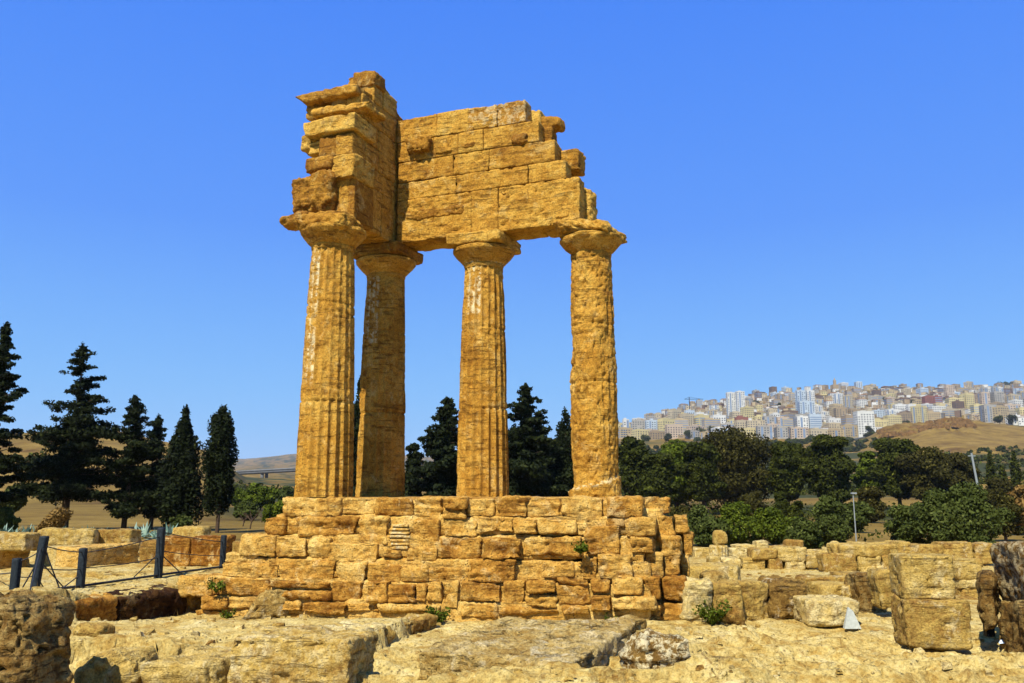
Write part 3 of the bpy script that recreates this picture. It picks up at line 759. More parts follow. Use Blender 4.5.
# middle row of upright rocks
D = dict(m=M_GREY)
stoneblk(682,583,714,623, 'tall rough upright rock nearest the podium corner', 'rock', 'rock', rot=-.1, depth=.6, rnd=.12, m=M_PALE, rough=.07, jit=.08)
stoneblk(714,582,745,622, 'broad pale rock behind the green weed tuft', 'rock', 'rock', rot=.05, depth=.6, rnd=.09, m=M_PALE, rough=.05)
stoneblk(744,583,771,619, 'pale rock with a cracked shadowed foot left of the brown upright rock', 'rock', 'rock', rot=.45, depth=.5, rnd=.06, m=M_PALE, rough=.05)
stoneblk(718,607,747,625, 'hollowed boulder lying against the weed tuft', 'rock', 'rock', depth=.4, rnd=.16, rough=.07, pit=.08, m=M_PALE)
stoneblk(752,596,770,618, 'thin leaning slab propped at the foot of the rock row', 'stone slab', 'stone_slab', rot=.5, depth=.12, rnd=.03, m=M_PALE, taper={(0, 0, 1): (.15, .1, 0), (0, 1, 1): (.15, .1, 0)})
stoneblk(773,580,808,619, 'big brown upright rock at the right end of the rock row', 'rock', 'rock', rot=.12, depth=.7, rnd=.13, m=M_GREY, rough=.08, jit=.07)
stoneblk(686,566,740,586, 'flat dark fronted slab jutting out behind the podium corner', 'stone slab', 'stone_slab', Y=17.8, rot=-.3, depth=.9, rnd=.05, m=M_PALE)
stoneblk(704,572,731,585, 'domed low boulder above the rock row', 'rock', 'rock', Y=17.0, depth=.5, rnd=.2, m=M_GREY)
stoneblk(808,600,860,624, 'square faced block behind the white pointed stone', rot=.03, depth=.8, rnd=.04, m=M_PALE, rough=.025)
stoneblk(822,585,862,603, 'flat slab resting against the brown rough block', 'stone slab', 'stone_slab', Y=17, depth=.8, m=M_PALE)
stoneblk(861,574,890,612, 'rough brown block left of the cube pair', rot=.05, depth=.7, rnd=.09, m=M_DARKROCK, rough=.08, jit=.07)
stoneblk(882,572,900,606, 'narrow rough block squeezed beside the cube pair', Y=15.6, rot=.0, depth=.5, m=M_PALE, rough=.06)
stoneblk(838,573,866,584, 'thin slab between the ledge and the four long blocks', 'stone slab', 'stone_slab', Y=20, depth=.6)
a_ = Acc(); v = np.array([[-.10, 0, 0], [.14, 0, 0], [.12, .12, 0], [-.08, .12, 0], [-.02, .03, .30], [.05, .03, .24], [.04, .09, .23], [-.01, .09, .28]]) * 1.15
a_.add(v, [[0, 1, 5, 4], [1, 2, 6, 5], [2, 3, 7, 6], [3, 0, 4, 7], [4, 5, 6, 7]], .5)
gx, gy = G(849, 623, .1); o = a_.build('pointed_stone', simple('white_stone', (.42, .45, .40), .9, .15, 20), smooth=False); o.location = (gx, gy - .1, gz(gx, gy) - .02)
tag(o, 'white pointed stone leaning on the square faced block', 'stone')
# pair of cubes
o = stoneblk(908,600,974,647, 'lower of the two big squared blocks stacked on the rock floor', rot=-.20, depth=.85, rnd=.05, m=M_PALE, rough=.03, jit=.03, group='squared blocks stacked in a pair')
zb = o.location[2] + .05; gx0, gy0 = G(937, 647, zb)
stoneblk(903,556,957,600.5, 'upper of the two big squared blocks, with a paler spotted face', Y=gy0 + .25, rot=-.17, depth=.8, rnd=.05, m=M_PALE, rough=.03, jit=.03, sink=.0, group='squared blocks stacked in a pair')
stoneblk(1026,549,1100,612, 'huge rough rock cut by the edge of the ruins, topmost of its stack', 'rock', 'rock', Y=12.4, rot=-.22, depth=1.3, rnd=.1, m=M_GREY, white=.4, rough=.08, jit=.07, sink=0, strata=.02, taper={(0, 0, 0): (.15, 0, 0)})
stoneblk(1030,608,1100,664, 'huge dark sided rock below the topmost one, beside the black post', 'rock', 'rock', Y=12.2, rot=-.22, depth=1.3, rnd=.12, m=M_DARKROCK, rough=.09, jit=.05, sink=.1)
stoneblk(982,575,1000,628, 'tall leaning dark rock behind the black post', 'rock', 'rock', Y=13.2, rot=-.5, depth=.8, rnd=.12, m=M_DARKROCK, rough=.08)
a_ = Acc(); box(a_, -.065, .065, -.05, .05, 0, .36); box(a_, -.06, .06, -.045, .045, .36, .372)
gx, gy = G(989, 630, .1); o = a_.build('ground_lamp', simple('black_metal', (.008, .009, .012), .5), smooth=False); o.location = (gx, gy, gz(gx, gy) - .02)
tag(o, 'small black ground lamp post beside the dark leaning rock', 'ground lamp')
a_ = Acc(); v = np.array([[-.09, -.02, 0], [.08, -.05, 0.01], [.10, .04, 0.02], [-.06, .06, 0], [-.06, 0, .05], [.04, -.02, .06], [.05, .02, .05], [-.04, .03, .045]])
a_.add(v, [[0, 1, 5, 4], [1, 2, 6, 5], [2, 3, 7, 6], [3, 0, 4, 7], [4, 5, 6, 7]], .5)
gx, gy = G(1004, 637, .1); o = a_.build('litter', simple('pale_plastic', (.55, .66, .80), .5, .3, 30), smooth=False); o.location = (gx, gy, gz(gx, gy))
tag(o, 'crumpled pale blue scrap lying near the black lamp post', 'litter')
# foreground rocks
stoneblk(-60,602,26,720, 'big dark brown boulder cut by the near edge, below the fence', 'rock', 'rock', Y=8.8, rot=-.30, depth=.75, rnd=.22, m=M_DARKROCK, rough=.11, jit=.05, res=.022, pit=.06, sink=.3, taper={(1, 0, 1): (-.22, 0, .02), (1, 1, 1): (-.2, 0, .0)})
stoneblk(216,642,345,740, 'large slanting grooved block in front with a dark right end', 'stone block', 'stone_block', Y=9.6, rot=-.16, depth=1.0, rnd=.04, m=M_PALE, white=.15, rough=.05, jit=.03, res=.022, sink=.2, strata=.012, taper={(0, 0, 1): (.02, .25, 0), (1, 0, 1): (-.05, .2, 0)})
stoneblk(66,657,140,700, 'smooth rounded pale rock between the brown boulder and the grooved block', 'rock', 'rock', Y=10.0, rot=.1, depth=.7, rnd=.2, m=M_PALE, rough=.05, res=.025)
stoneblk(139,664,222,705, 'low flat pale rock beside the grooved block', 'rock', 'rock', Y=9.9, rot=-.1, depth=1.2, rnd=.12, m=M_PALE, rough=.06, res=.03, jit=.08)
stoneblk(638,638,694,675, 'round dark stone with fibrous white ridges near the long slab', 'rock', 'rock', rot=.2, depth=.6, rnd=.2, m=M_GREY, rough=.09, jit=.06, res=.02, strata=.06, white=.8)
stoneblk(708,664,758,684, 'low pale ridged stone at the foot of the fibrous stone', 'rock', 'rock', rot=.1, depth=.5, rnd=.12, m=M_GREY, rough=.06, res=.025, strata=.03)
stoneblk(240,592,292,619, 'grey tilted boulder leaning at the foot of the podium', 'rock', 'rock', rot=.35, depth=.6, rnd=.1, m=M_GREY, rough=.05, taper={(0, 0, 1): (.42, 0, 0), (0, 1, 1): (.42, 0, 0)})
stoneblk(72,626,104,637, 'small low stone below the dark ledge', 'rock', 'rock', depth=.4, rnd=.12, m=M_PALE, rough=.05)
stoneblk(230,541,252,556, 'small pale stone lying on the left steps of the podium', 'rock', 'rock', Y=16.6, depth=.35, rnd=.06, m=M_PALE)
# long flat slab in the middle foreground
def slab(pts, zt, label, seed, m=M_GREY, res=.035, wob=.12):
    P = np.array([G(x, y, zt) for x, y in pts]); c0 = P.mean(0)
    lo = P.min(0) - .25; hi = P.max(0) + .25
    xs = np.arange(lo[0], hi[0], res); ys_ = np.arange(lo[1], hi[1], res)
    X, Y_ = np.meshgrid(xs, ys_, indexing='ij'); X = X.ravel(); Y_ = Y_.ravel()
    P3_ = np.stack([X, Y_, X * 0], 1) + seed
    sd = poly_sd(X, Y_, P) + wob * fbm(P3_ * 1.7, seed, 4) + .05 * fbm(P3_ * 9, seed + 1, 3)
    rd = 1 - np.abs(fbm(np.stack([X * 3, Y_ * 1.2, X * 0], 1), seed + 2, 4)) * 2
    z = (zt + .05 * fbm(P3_ * 2.5, seed, 4) + .03 * 0 + .012 * fbm(P3_ * 14, seed + 3, 3)) 
    tt_ = sstep(-.06, .10, sd); z = z + .55 * zt * 4 * tt_ * (1 - tt_) * fbm(P3_ * 10, seed + 12, 3)
    z = z - .45 * (zt + .30) * sstep(.10, .02, sd + .05 * fbm(P3_ * 12, seed + 11, 2)) - .6 * (zt + .30) * sstep(.02, -.05, sd)
    X = X + .04 * fbm(P3_ * 8 + 5, seed + 6, 2); Y_ = Y_ + .05 * fbm(P3_ * 8 + 9, seed + 7, 2)
    n1_, n2_ = len(xs), len(ys_)
    i, j = np.meshgrid(np.arange(n1_ - 1), np.arange(n2_ - 1), indexing='ij'); i = i.ravel(); j = j.ravel()
    a = Acc(); a.add(np.stack([X - c0[0], Y_ - c0[1], z], 1), np.stack([i * n2_ + j, (i + 1) * n2_ + j, (i + 1) * n2_ + j + 1, i * n2_ + j + 1], 1), .6)
    o = a.build('stone_slab', m); o.location = (c0[0], c0[1], 0); return tag(o, label, 'stone slab')
def quadrock(C, z0, z1, label, seed, m=M_PALE, cat='stone slab', name='stone_slab', **k):
    """rock whose plan is the quadrilateral C (front left, front right, back right, back left)"""
    C = np.array(C, float); w = (np.linalg.norm(C[1] - C[0]) + np.linalg.norm(C[2] - C[3])) / 2; d = (np.linalg.norm(C[3] - C[0]) + np.linalg.norm(C[2] - C[1])) / 2
    c0 = C.mean(0)
    def M(p):
        u = (p[:, 0] / w + .5)[:, None]; v = (p[:, 1] / d + .5)[:, None]
        q = (C[0] * (1 - u) + C[1] * u) * (1 - v) + (C[3] * (1 - u) + C[2] * u) * v - c0
        return np.concatenate([q, p[:, 2:3]], 1)
    a = Acc(); kk = dict(rough=.06, rnd=.05, jit=.04, res=.03, pit=.035); kk.update(k)
    rock(a, w, d, z1 - z0, M, seed, **kk)
    o = a.build(name, m); o.location = (c0[0], c0[1], z0); return tag(o, label, cat)
quadrock([G(414, 650, .28), G(563, 664, .28), G(646, 617, .28), G(500, 620, .28)], -.1, .28, 'long flat limestone slab with a ragged dark front edge before the podium', 41, M_GREY, rough=.07, strata=.015, tint=.62)
for k_, (t0, t1, lb) in enumerate(((.0, .36, 'first dark faced block edging the raised ledge, nearest the brown boulder'), (.37, .70, 'middle dark faced block edging the raised ledge below the fence'), (.71, 1.0, 'last dark faced block edging the raised ledge, nearest the podium'))):
    A_, B_ = np.array([-7.45, 13.2]), np.array([-5.72, 18.3]); dd_ = (B_ - A_); nn_ = np.array([-.947, .32]) * .75
    p0, p1 = A_ + dd_ * t0 + [.12, 0], A_ + dd_ * t1 + [.12, 0]
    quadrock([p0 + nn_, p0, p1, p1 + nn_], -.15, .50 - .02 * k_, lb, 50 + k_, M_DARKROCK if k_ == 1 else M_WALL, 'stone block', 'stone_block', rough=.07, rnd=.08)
for k_, (t0, t1, lb) in enumerate(((.0, .55, 'low dark edged rock tongue, its half nearer the grooved block'), (.54, 1.0, 'low dark edged rock tongue, its thin end reaching the podium'))):
    A_, B_ = np.array([-2.75, 11.6]), np.array([-1.35, 14.9]); dd_ = (B_ - A_); nn_ = np.array([-.92, .39]) * (1.3 - .5 * k_)
    p0, p1 = A_ + dd_ * t0 + [.10, 0], A_ + dd_ * t1 + [.10, 0]
    quadrock([p0 + nn_, p0, p1, p1 + nn_ * .6], -.15, .27 - .07 * k_, lb, 60 + k_, M_PALE, 'rock', 'rock', rough=.07, rnd=.05)

# left: blocks behind the fence
stoneblk(36,529,92,546, 'long pale squared block lying on the dark fronted block wall', Y=24.0, z=None, rot=.12, depth=.7, rnd=.05, group='squared blocks behind the fence')
stoneblk(88,530,131,546, 'paler block at the end of the row behind the fence', Y=24.6, rot=-.05, depth=.6, rnd=.05, group='squared blocks behind the fence')
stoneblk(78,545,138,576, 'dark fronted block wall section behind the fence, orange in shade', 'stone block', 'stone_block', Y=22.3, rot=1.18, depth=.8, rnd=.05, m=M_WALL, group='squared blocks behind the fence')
stoneblk(36,547,80,573, 'pale block corner at the left end of the dark fronted wall section', Y=21.8, rot=-.25, depth=.9, rnd=.1, m=M_PALE, group='squared blocks behind the fence')
stoneblk(138,541,160,569, 'upright pale block next to the tall fence post', Y=22.5, rot=.1, depth=.7, rnd=.06, m=M_PALE, group='squared blocks behind the fence')
stoneblk(158,537,190,567, 'big cracked pale block between the two right fence posts', Y=22, rot=.05, depth=.8, rnd=.09, m=M_WALL, group='squared blocks behind the fence')
stoneblk(188,537,222,567, 'rounded orange block closest to the last fence post', Y=22, rot=-.1, depth=.8, rnd=.14, m=M_WALL, rough=.06, group='squared blocks behind the fence')
stoneblk(-30,533,25,549, 'pale block cut by the left edge, lying on a shadowed one', Y=21, rot=.1, depth=.8, rnd=.05, group='squared blocks behind the fence')
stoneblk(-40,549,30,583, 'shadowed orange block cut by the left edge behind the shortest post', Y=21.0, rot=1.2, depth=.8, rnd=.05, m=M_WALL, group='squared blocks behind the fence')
stoneblk(46,573,140,587, 'low kerb of broken stone on the ground behind the fence', 'stone kerb', 'stone_kerb', Y=19, depth=.4, rnd=.1, rough=.06, m=M_PALE)
stoneblk(170,527,204,541, 'small blocks far behind the last fence post', Y=27, depth=.6, rnd=.08, m=M_PALE, group='squared blocks behind the fence')

# ------------------------------------------------------------------ rope fence
def gpt(px, py, z=.44):
    for _ in range(5):
        x, y = G(px, py, z); z = gz(x, y)
    return x, y, z
fence = empty('cable_fence', gpt(80, 589), 'low fence of dark square posts strung with cables on the raised rock ledge', 'fence')
posts = []
for (px, yb, yt, w, lean) in ((13, 601, 558, .12, .0), (32, 600, 536, .12, .10), (80, 588.5, 548, .125, 0), (158, 578, 527.5, .14, 0), (222, 568.5, 535, .12, 0)):
    x, y, z = gpt(px, yb); h = atY(px, yt, y)[2] - z
    posts.append((x, y, z, h, lean))
    a = Acc()
    rock(a, w, w, h + .15, lambda p: np.stack([x + p[:, 0] + p[:, 2] * lean, y + p[:, 1], z - .15 + p[:, 2]], 1), int(px), rough=.004, rnd=.012, jit=0, res=.04, pit=0)
    part('post', a, M_POST, fence)
def pp(i, fr): x, y, z, h, l = posts[i]; return np.array([x + h * fr * l, y - .02, z + h * fr])
def cable(p, q, sag=.03, r=.010, nm='cable'):
    t = np.linspace(0, 1, 9)[:, None]; v = p * (1 - t) + q * t; v[:, 2] -= sag * 4 * (t * (1 - t))[:, 0]
    a = Acc(); tube(a, v, r, 6); part(nm, a, M_CABLE, fence)
for i, (a1, b1) in enumerate(((.9, .75), (.85, .9), (.88, .82), (.92, .8))):
    cable(pp(i, a1), pp(i + 1, b1)); cable(pp(i, a1 - .38), pp(i + 1, b1 - .42))
for i in range(1, 4): cable(pp(i, .06) + [0, -.03, 0], pp(i + 1, .06) + [0, -.03, 0], 0, .026, 'bottom_rail')
for (i, fr, px, py) in ((1, .9, 62, 599), (1, .6, 66, 590), (1, .35, 46, 592), (0, .6, -12, 575), (3, .5, 184, 576), (3, .5, 134, 577), (2, .35, 60, 590), (1, .8, 22, 600), (1, .6, 18, 601)):
    cable(pp(i, fr), np.array(gpt(px, py)), 0, .012, 'stay')
# ------------------------------------------------------------------ vegetation
def leafcloud(acc, blobs, n, size, seed, flat=1.0, core=.0, mi=0, shell=.55):
    """leaf-sized rhombs through the volume of ellipsoid clumps; blobs rows = x y z rx ry rz"""
    r_ = np.random.default_rng(seed); B = np.asarray(blobs, float)
    wgt = (B[:, 3] * B[:, 5]) ** 1.0; wgt = wgt / wgt.sum()
    k = r_.choice(len(B), n, p=wgt)
    d = r_.normal(size=(n, 3)); d /= np.linalg.norm(d, axis=1, keepdims=True)
    rad = shell + (1.08 - shell) * r_.random(n) ** .6
    c = B[k, :3] + d * B[k, 3:6] * rad[:, None]
    nrm = d * .7 + r_.normal(size=(n, 3)) * .6; nrm /= np.linalg.norm(nrm, axis=1, keepdims=True)
    a = np.cross(nrm, r_.normal(size=(n, 3))); a /= np.linalg.norm(a, axis=1, keepdims=True); b = np.cross(nrm, a)
    s = size * r_.uniform(.55, 1.35, n)[:, None]
    v = np.stack([c - a * s, c + b * s * .55, c + a * s, c - b * s * .55], 1).reshape(-1, 3)
    bt = r_.uniform(-.12, .12, len(B))
    t = np.repeat(np.clip(.38 + bt[k] + r_.normal(size=n) * .17, 0, 1), 4)
    acc.add(v, np.arange(4 * n).reshape(-1, 4), t, 0, mi)
def plant(name, px, pyb, Y, label, cat, group=None):
    x, y, z = atY(px, pyb, Y); z = gz(x, y) if pyb is None else gz(x, y)
    return empty(name, (x, y, z), label, cat, group), x, y, z
def trunk(T_, x, y, z, h, r, seed, limbs=4, spread=1.0, lean=0.):
    a = Acc(); r_ = random.Random(seed)
    t = np.linspace(0, 1, 7); 
    tube(a, np.stack([x + lean * t * h + .05 * np.sin(t * 5 + seed) * h * .1, y + 0 * t, z - .2 + t * (h + .2)], 1), r * (1 - .7 * t), 8)
    for k in range(limbs):
        an = r_.uniform(0, 6.28); s0 = r_.uniform(.35, .9)
        b = np.array([x + lean * s0 * h, y, z + s0 * h]); e = b + np.array([math.cos(an) * spread, math.sin(an) * spread, r_.uniform(.4, .9) * spread])
        tube(a, np.array([b, (b * .5 + e * .5) + [0, 0, .08 * spread], e]), [r * .5, r * .32, r * .12], 6)
    part('trunk', a, M_BARK, T_)

def conifer(px, yb, yt, wpx, Y, lab, mt=L_CONI, group='dark conifers along the left field', n=15000, seed=1, dense=1.0, clear=.1, cat='tree', name='conifer_tree', asym=0., leaf=.105):
    x = atY(px, 480, Y)[0]; z = gz(x, Y); H_ = atY(px, yt, Y)[2] - z; Wd = wpx / F * Y
    t_ = empty(name, (x, Y, z), lab, cat, group); r_ = np.random.default_rng(seed)
    a = Acc(); tt = np.linspace(0, 1, 10)
    tube(a, np.stack([x + .12 * np.sin(tt * 4 + seed), Y + 0 * tt, z - .3 + tt * (H_ * .97 + .3)], 1), .022 * H_ * (1.05 - tt), 8)
    bl = []
    nb = int(74 * dense)
    for k in range(nb):
        f = clear + (1 - clear) * (k / nb) ** .92
        L = Wd * .5 * min(1.0, (1 - f) * 1.35 + .03) ** .8 * r_.uniform(.45, 1.15) * (1 if f > clear + .1 else .85)
        an = r_.uniform(0, 2 * math.pi)
        if asym: L *= 1 + asym * math.cos(an)
        zz = z + f * H_
        st = np.array([x, Y, zz]); dirv = np.array([math.cos(an), math.sin(an), r_.uniform(-.12, .28)])
        e = st + dirv * L; m_ = st + dirv * L * .5 - [0, 0, L * .06]
        tube(a, np.array([st, m_, e]), [.006 * H_ * (1.1 - f), .004 * H_ * (1.1 - f), .002 * H_ ], 5)
        for q in np.linspace(.25, 1, max(2, int(L / .45))):
            p = st * (1 - q) + e * q + r_.normal(size=3) * [.12, .12, .07] * min(L, 1.3)
            s = (.20 + .17 * L * (1.1 - q * .55)) * r_.uniform(.7, 1.25)
            bl.append([*p, s * 1.15, s * 1.15, s * .55])
    for f in np.linspace(.86, 1.0, 5): bl.append([x, Y, z + f * H_, .16 + (1 - f) * 1.4, .16 + (1 - f) * 1.4, .28])
    part('trunk', a, M_BARK, t_)
    c = Acc(); leafcloud(c, bl, int(n * 1.7), leaf, seed, shell=.15); part('crown', c, mt, t_, smooth=False)
    return t_
def cypress(px, yb, yt, wpx, Y, lab, group, n=14000, seed=1, mt=L_CONI, clear=.12, leaf=.12, prof=None):
    x = atY(px, 480, Y)[0]; z = gz(x, Y); H_ = atY(px, yt, Y)[2] - z; Wd = wpx / F * Y / 2
    t_ = empty('cypress_tree', (x, Y, z), lab, 'tree', group); r_ = np.random.default_rng(seed)
    a = Acc(); tube(a, [[x, Y, z - .3], [x + .05, Y, z + H_ * .3], [x, Y, z + H_ * .8]], [.017 * H_, .013 * H_, .004 * H_], 8); part('trunk', a, M_BARK, t_)
    bl = []
    pf = prof or [(0, .55), (.15, .9), (.45, 1.0), (.75, .75), (.92, .35), (1, .08)]
    for k in range(95):
        f = r_.uniform(0, 1) ** .9; R = Wd * np.interp(f, [q[0] for q in pf], [q[1] for q in pf])
        an = r_.uniform(0, 6.28); rr = R * r_.uniform(.25, .8)
        s = max(.18, R * r_.uniform(.28, .45))
        bl.append([x + math.cos(an) * rr, Y + math.sin(an) * rr, z + H_ * (clear + (1 - clear) * f * .97), s, s, s * 1.9])
    for f in np.linspace(0, .93, 10):
        R = Wd * np.interp(f, [q[0] for q in pf], [q[1] for q in pf]); bl.append([x, Y, z + H_ * (clear + (1 - clear) * f), R * .7, R * .7, H_ * .08])
    c = Acc(); leafcloud(c, bl, n, leaf, seed, shell=.35); part('crown', c, mt, t_, smooth=False); return t_
def broad(px, yb, yt, wpx, Y, lab, mt=L_DARK, group='broad trees in the valley', n=9000, seed=1, leaf=.24, cat='tree', name='broadleaf_tree', trunkh=.25, lobes=26, flat=.8, sparse=False, shell=.45, cores=True):
    x = atY(px, 480, Y)[0]; z = gz(x, Y) if yb is None else min(gz(x, Y), zat(yb, Y)); H_ = zat(yt, Y) - z; Wd = wpx / F * Y / 2
    t_ = empty(name, (x, Y, z), lab, cat, group); r_ = np.random.default_rng(seed)
    trunk(t_, x, Y, z, H_ * (.45 if not sparse else .7), .03 * H_ + .03, seed, 5, Wd * .5)
    bl = []; ch = H_ * (1 - trunkh)
    for k in range(lobes):
        an = r_.uniform(0, 6.28); q = r_.random() ** .5; ph = r_.uniform(-.9, 1)
        rr = Wd * .78 * q * math.sqrt(max(0, 1 - (ph * .92) ** 2)) * r_.uniform(.8, 1.1)
        s = r_.uniform(.16, .34) * min(Wd, ch / 1.6)
        bl.append([x + math.cos(an) * rr, Y + math.sin(an) * rr, z + H_ * trunkh + ch * .5 + ph * ch * .40, s * 1.2, s * 1.2, s * flat])
    if cores: bl.append([x, Y, z + H_ * trunkh + ch * .48, Wd * .62, Wd * .62, ch * .36])
    c = Acc(); leafcloud(c, bl, n, leaf, seed, shell=shell); part('crown' if cat == 'tree' else 'foliage', c, mt, t_, smooth=False); return t_

conifer(-10, 512, 326, 66, 50, 'tall dark conifer cut by the left edge of the picture', seed=3, n=16000, asym=.1)
conifer(70, 528, 346, 104, 56, 'tallest dark conifer with open tiered branches and a pointed tip', seed=4, n=26000, dense=1.15, clear=.16)
conifer(129, 528, 398, 82, 57, 'shorter bushy conifer right of the tallest one', seed=5, n=16000, dense=.9, clear=.12)
conifer(154, 528, 418, 44, 59, 'slim conifer tip squeezed between the bushy conifer and the pointed cypress', seed=6, n=7000, dense=.7)
cypress(181, 530, 407, 50, 56, 'broad pointed cypress with a forked tip left of the columnar one', 'cypresses by the fence', seed=7, n=18000, prof=[(0, .7), (.15, 1), (.45, .85), (.7, .55), (.9, .22), (1, .05)])
cypress(220, 532, 407, 34, 54, 'neat columnar cypress with a rounded top and bare lower stem', 'cypresses by the fence', seed=8, n=20000, clear=.20, leaf=.10, prof=[(0, .75), (.1, .95), (.5, 1), (.8, .85), (.93, .55), (1, .2)])
G2 = 'dark trees showing between the columns'
cypress(357, 521, 379, 20, 66, 'narrow dark tree glimpsed between the two left columns', G2, seed=9, n=7000)
broad(413, 521, 438, 26, 70, 'low dark tree just right of the shaded column', L_CONI, G2, seed=10, n=6000, leaf=.16, trunkh=.1)
conifer(446, 521, 399, 84, 68, 'dark spreading tree behind the left side of the fluted middle column', seed=11, n=30000, group=G2, dense=1.9, leaf=.15, clear=.05)
conifer(526, 521, 386, 88, 68, 'pointed dark conifer between the two right columns, tallest of them', seed=12, n=34000, group=G2, dense=2.0, leaf=.15, clear=.05)
cypress(566, 521, 408, 34, 70, 'dark tree rising right behind the pitted column', G2, seed=13, n=11000)
conifer(499, 521, 420, 56, 72, 'dark shorter tree right of the fluted middle column', seed=14, n=14000, group=G2, dense=1.3, leaf=.15, clear=.05)
broad(546, 521, 424, 50, 74, 'rounded dark tree between the pointed conifer and the pitted column', L_CONI, G2, seed=15, n=14000, leaf=.16, trunkh=.02)
# right-hand trees
TR = [(634, 432, 44, 118, L_DARK, 'dark evergreen touching the pitted column'), (676, 439, 70, 122, L_GREEN, 'bright green tree between two dark ones'), (660, 446, 44, 112, L_DARK, 'low dark round tree in front of the bright green one'),
      (737, 427, 96, 126, L_BROWN, 'largest round brownish tree below the twin towers'), (703, 438, 44, 118, L_DARK, 'dark green tree left of the largest brownish one'), (787, 439, 52, 122, L_DARK, 'mid green tree right of the largest brownish one'),
      (830, 431, 58, 120, L_DARK, 'dense dark tree with a domed top beside the open slope'), (898, 436, 60, 128, L_DARK, 'dark tree with a ragged top below the tan field'),
      (927, 449, 66, 124, L_BROWN, 'low wide brownish tree right of the ragged one'), (868, 449, 32, 140, L_GREEN, 'pale green tree in the gap beside the domed one'), (955, 452, 46, 130, L_BROWN, 'brownish tree beside the utility pole')]
for k, (px, yt, w, Y, mt, lab) in enumerate(TR):
    broad(px, None, yt, w, Y, lab, mt, seed=30 + k, n=26000 if w > 50 else 15000, leaf=.22, trunkh=.08, lobes=30)
for k, (px, yt, w, Y, lab) in enumerate(((992, 452, 9, 170, 'first of the small cypresses at the field edge, tallest'), (1016, 451, 10, 165, 'small cypress nearest the right edge of the valley'), (1003, 466, 10, 160, 'shortest cypress of the valley edge row'), (972, 460, 12, 175, 'small cypress just left of the utility pole'))):
    cypress(px, 490, yt, w, Y, lab, 'small cypresses in the valley', seed=60 + k, n=2500, leaf=.3, mt=L_DARK)
GB = 'bushes in the valley behind the ruins'
BS = [(700, 506, 46, 50, L_OLIVE, 'olive bush right behind the podium corner'), (733, 503, 52, 48, L_GREEN, 'bright leafy bush behind the ribbed column stump'), (770, 508, 56, 50, L_GREEN, 'bright leafy bush below the largest brownish tree'), (712, 518, 40, 42, L_OLIVE, 'low bush left of the column stump'),
      (793, 500, 20, 74, L_DARK, 'dark little tree at the top of the bare path'), (825, 515, 50, 47, L_OLIVE, 'rounded bush left of the lamp post, low'), (828, 496, 36, 60, L_OLIVE, 'grey green bush above the low rounded one'), (852, 497, 34, 66, L_OLIVE, 'bush right of the bare dirt path'),
      (955, 487, 118, 40, L_OLIVE, 'huge round olive green bush behind the right wall'), (905, 503, 44, 42, L_OLIVE, 'left shoulder bush of the huge round one'), (1000, 492, 40, 52, L_BROWN, 'thin brownish shrub right of the huge bush'), (1024, 484, 40, 58, L_DRY, 'reddish bare looking shrub at the right edge'),
      (800, 520, 40, 40, L_OLIVE, 'low grey green bush behind the small square block'), (752, 489, 30, 85, L_BROWN, 'small brown shrub below the big trees'), (868, 485, 34, 90, L_BROWN, 'shrub at the foot of the domed tree'), (780, 486, 16, 80, L_DARK, 'tiny dark bush on the bare dirt'),
      (995, 476, 34, 110, L_BROWN, 'brown tree with thin stem below the cypress row'), (680, 505, 30, 56, L_BROWN, 'brownish scrub beside the podium top')]
for k, (px, yt, w, Y, mt, lab) in enumerate(BS):
    broad(px, None, yt, w, Y, lab, mt, GB, seed=80 + k, n=26000 if w > 80 else 9000, leaf=.085 if Y < 55 else .15, cat='bush', name='bush', trunkh=.0, lobes=26, flat=.9)
# left field shrubs
GL = 'shrubs on the dry field'
LS = [(16, 480, 32, 64, L_OLIVE, 'small yellow green tree at the left edge of the field', 'tree', 'small_tree'), (283, 501, 34, 58, L_GREEN, 'rounded bright bush beside the top of the podium', 'bush', 'bush'), (262, 484, 46, 110, L_GREEN, 'wide bright bush on the slope below the viaduct', 'bush', 'bush'),
      (248, 500, 26, 80, L_OLIVE, 'thin olive shrub right of the columnar cypress', 'bush', 'bush'), (288, 487, 26, 120, L_OLIVE, 'olive shrub touching the nearest column', 'bush', 'bush'), (240, 488, 26, 130, L_GREEN, 'small green bush under the viaduct', 'bush', 'bush'),
      (270, 503, 14, 70, L_GREEN, 'tiny green shrub left of the rounded bush', 'bush', 'bush'), (183, 515, 26, 52, L_OLIVE, 'low olive scrub at the foot of the cypresses', 'bush', 'bush'), (8, 508, 30, 50, L_OLIVE, 'low grey scrub under the conifer at the left edge', 'bush', 'bush')]
for k, (px, yt, w, Y, mt, lab, cat, nm) in enumerate(LS):
    broad(px, None, yt, w, Y, lab, mt, GL, seed=120 + k, n=5000, leaf=.13 if Y < 75 else .2, cat=cat, name=nm, trunkh=.25 if cat == 'tree' else .0, lobes=18)
# leaning dry shrub by the blocks
x, y, z = atY(50, 530, 36); t_ = empty('dry_shrub', (x, y, gz(x, y)), 'brown withered shrub leaning towards the blocks behind the fence', 'bush', GL)
c = Acc(); r_ = np.random.default_rng(4); z = gz(x, y)
leafcloud(c, [[x - .55 + .12 * k, y, z + .15 + .15 * k, .42, .42, .25] for k in range(9)], 6000, .07, 5, shell=.1); part('foliage', c, L_DRY, t_, smooth=False)
a = Acc(); tube(a, [[x - .6, y, z - .1], [x, y, z + .7], [x + .35, y, z + 1.2]], [.05, .03, .01], 6); part('stem', a, M_BARK, t_)
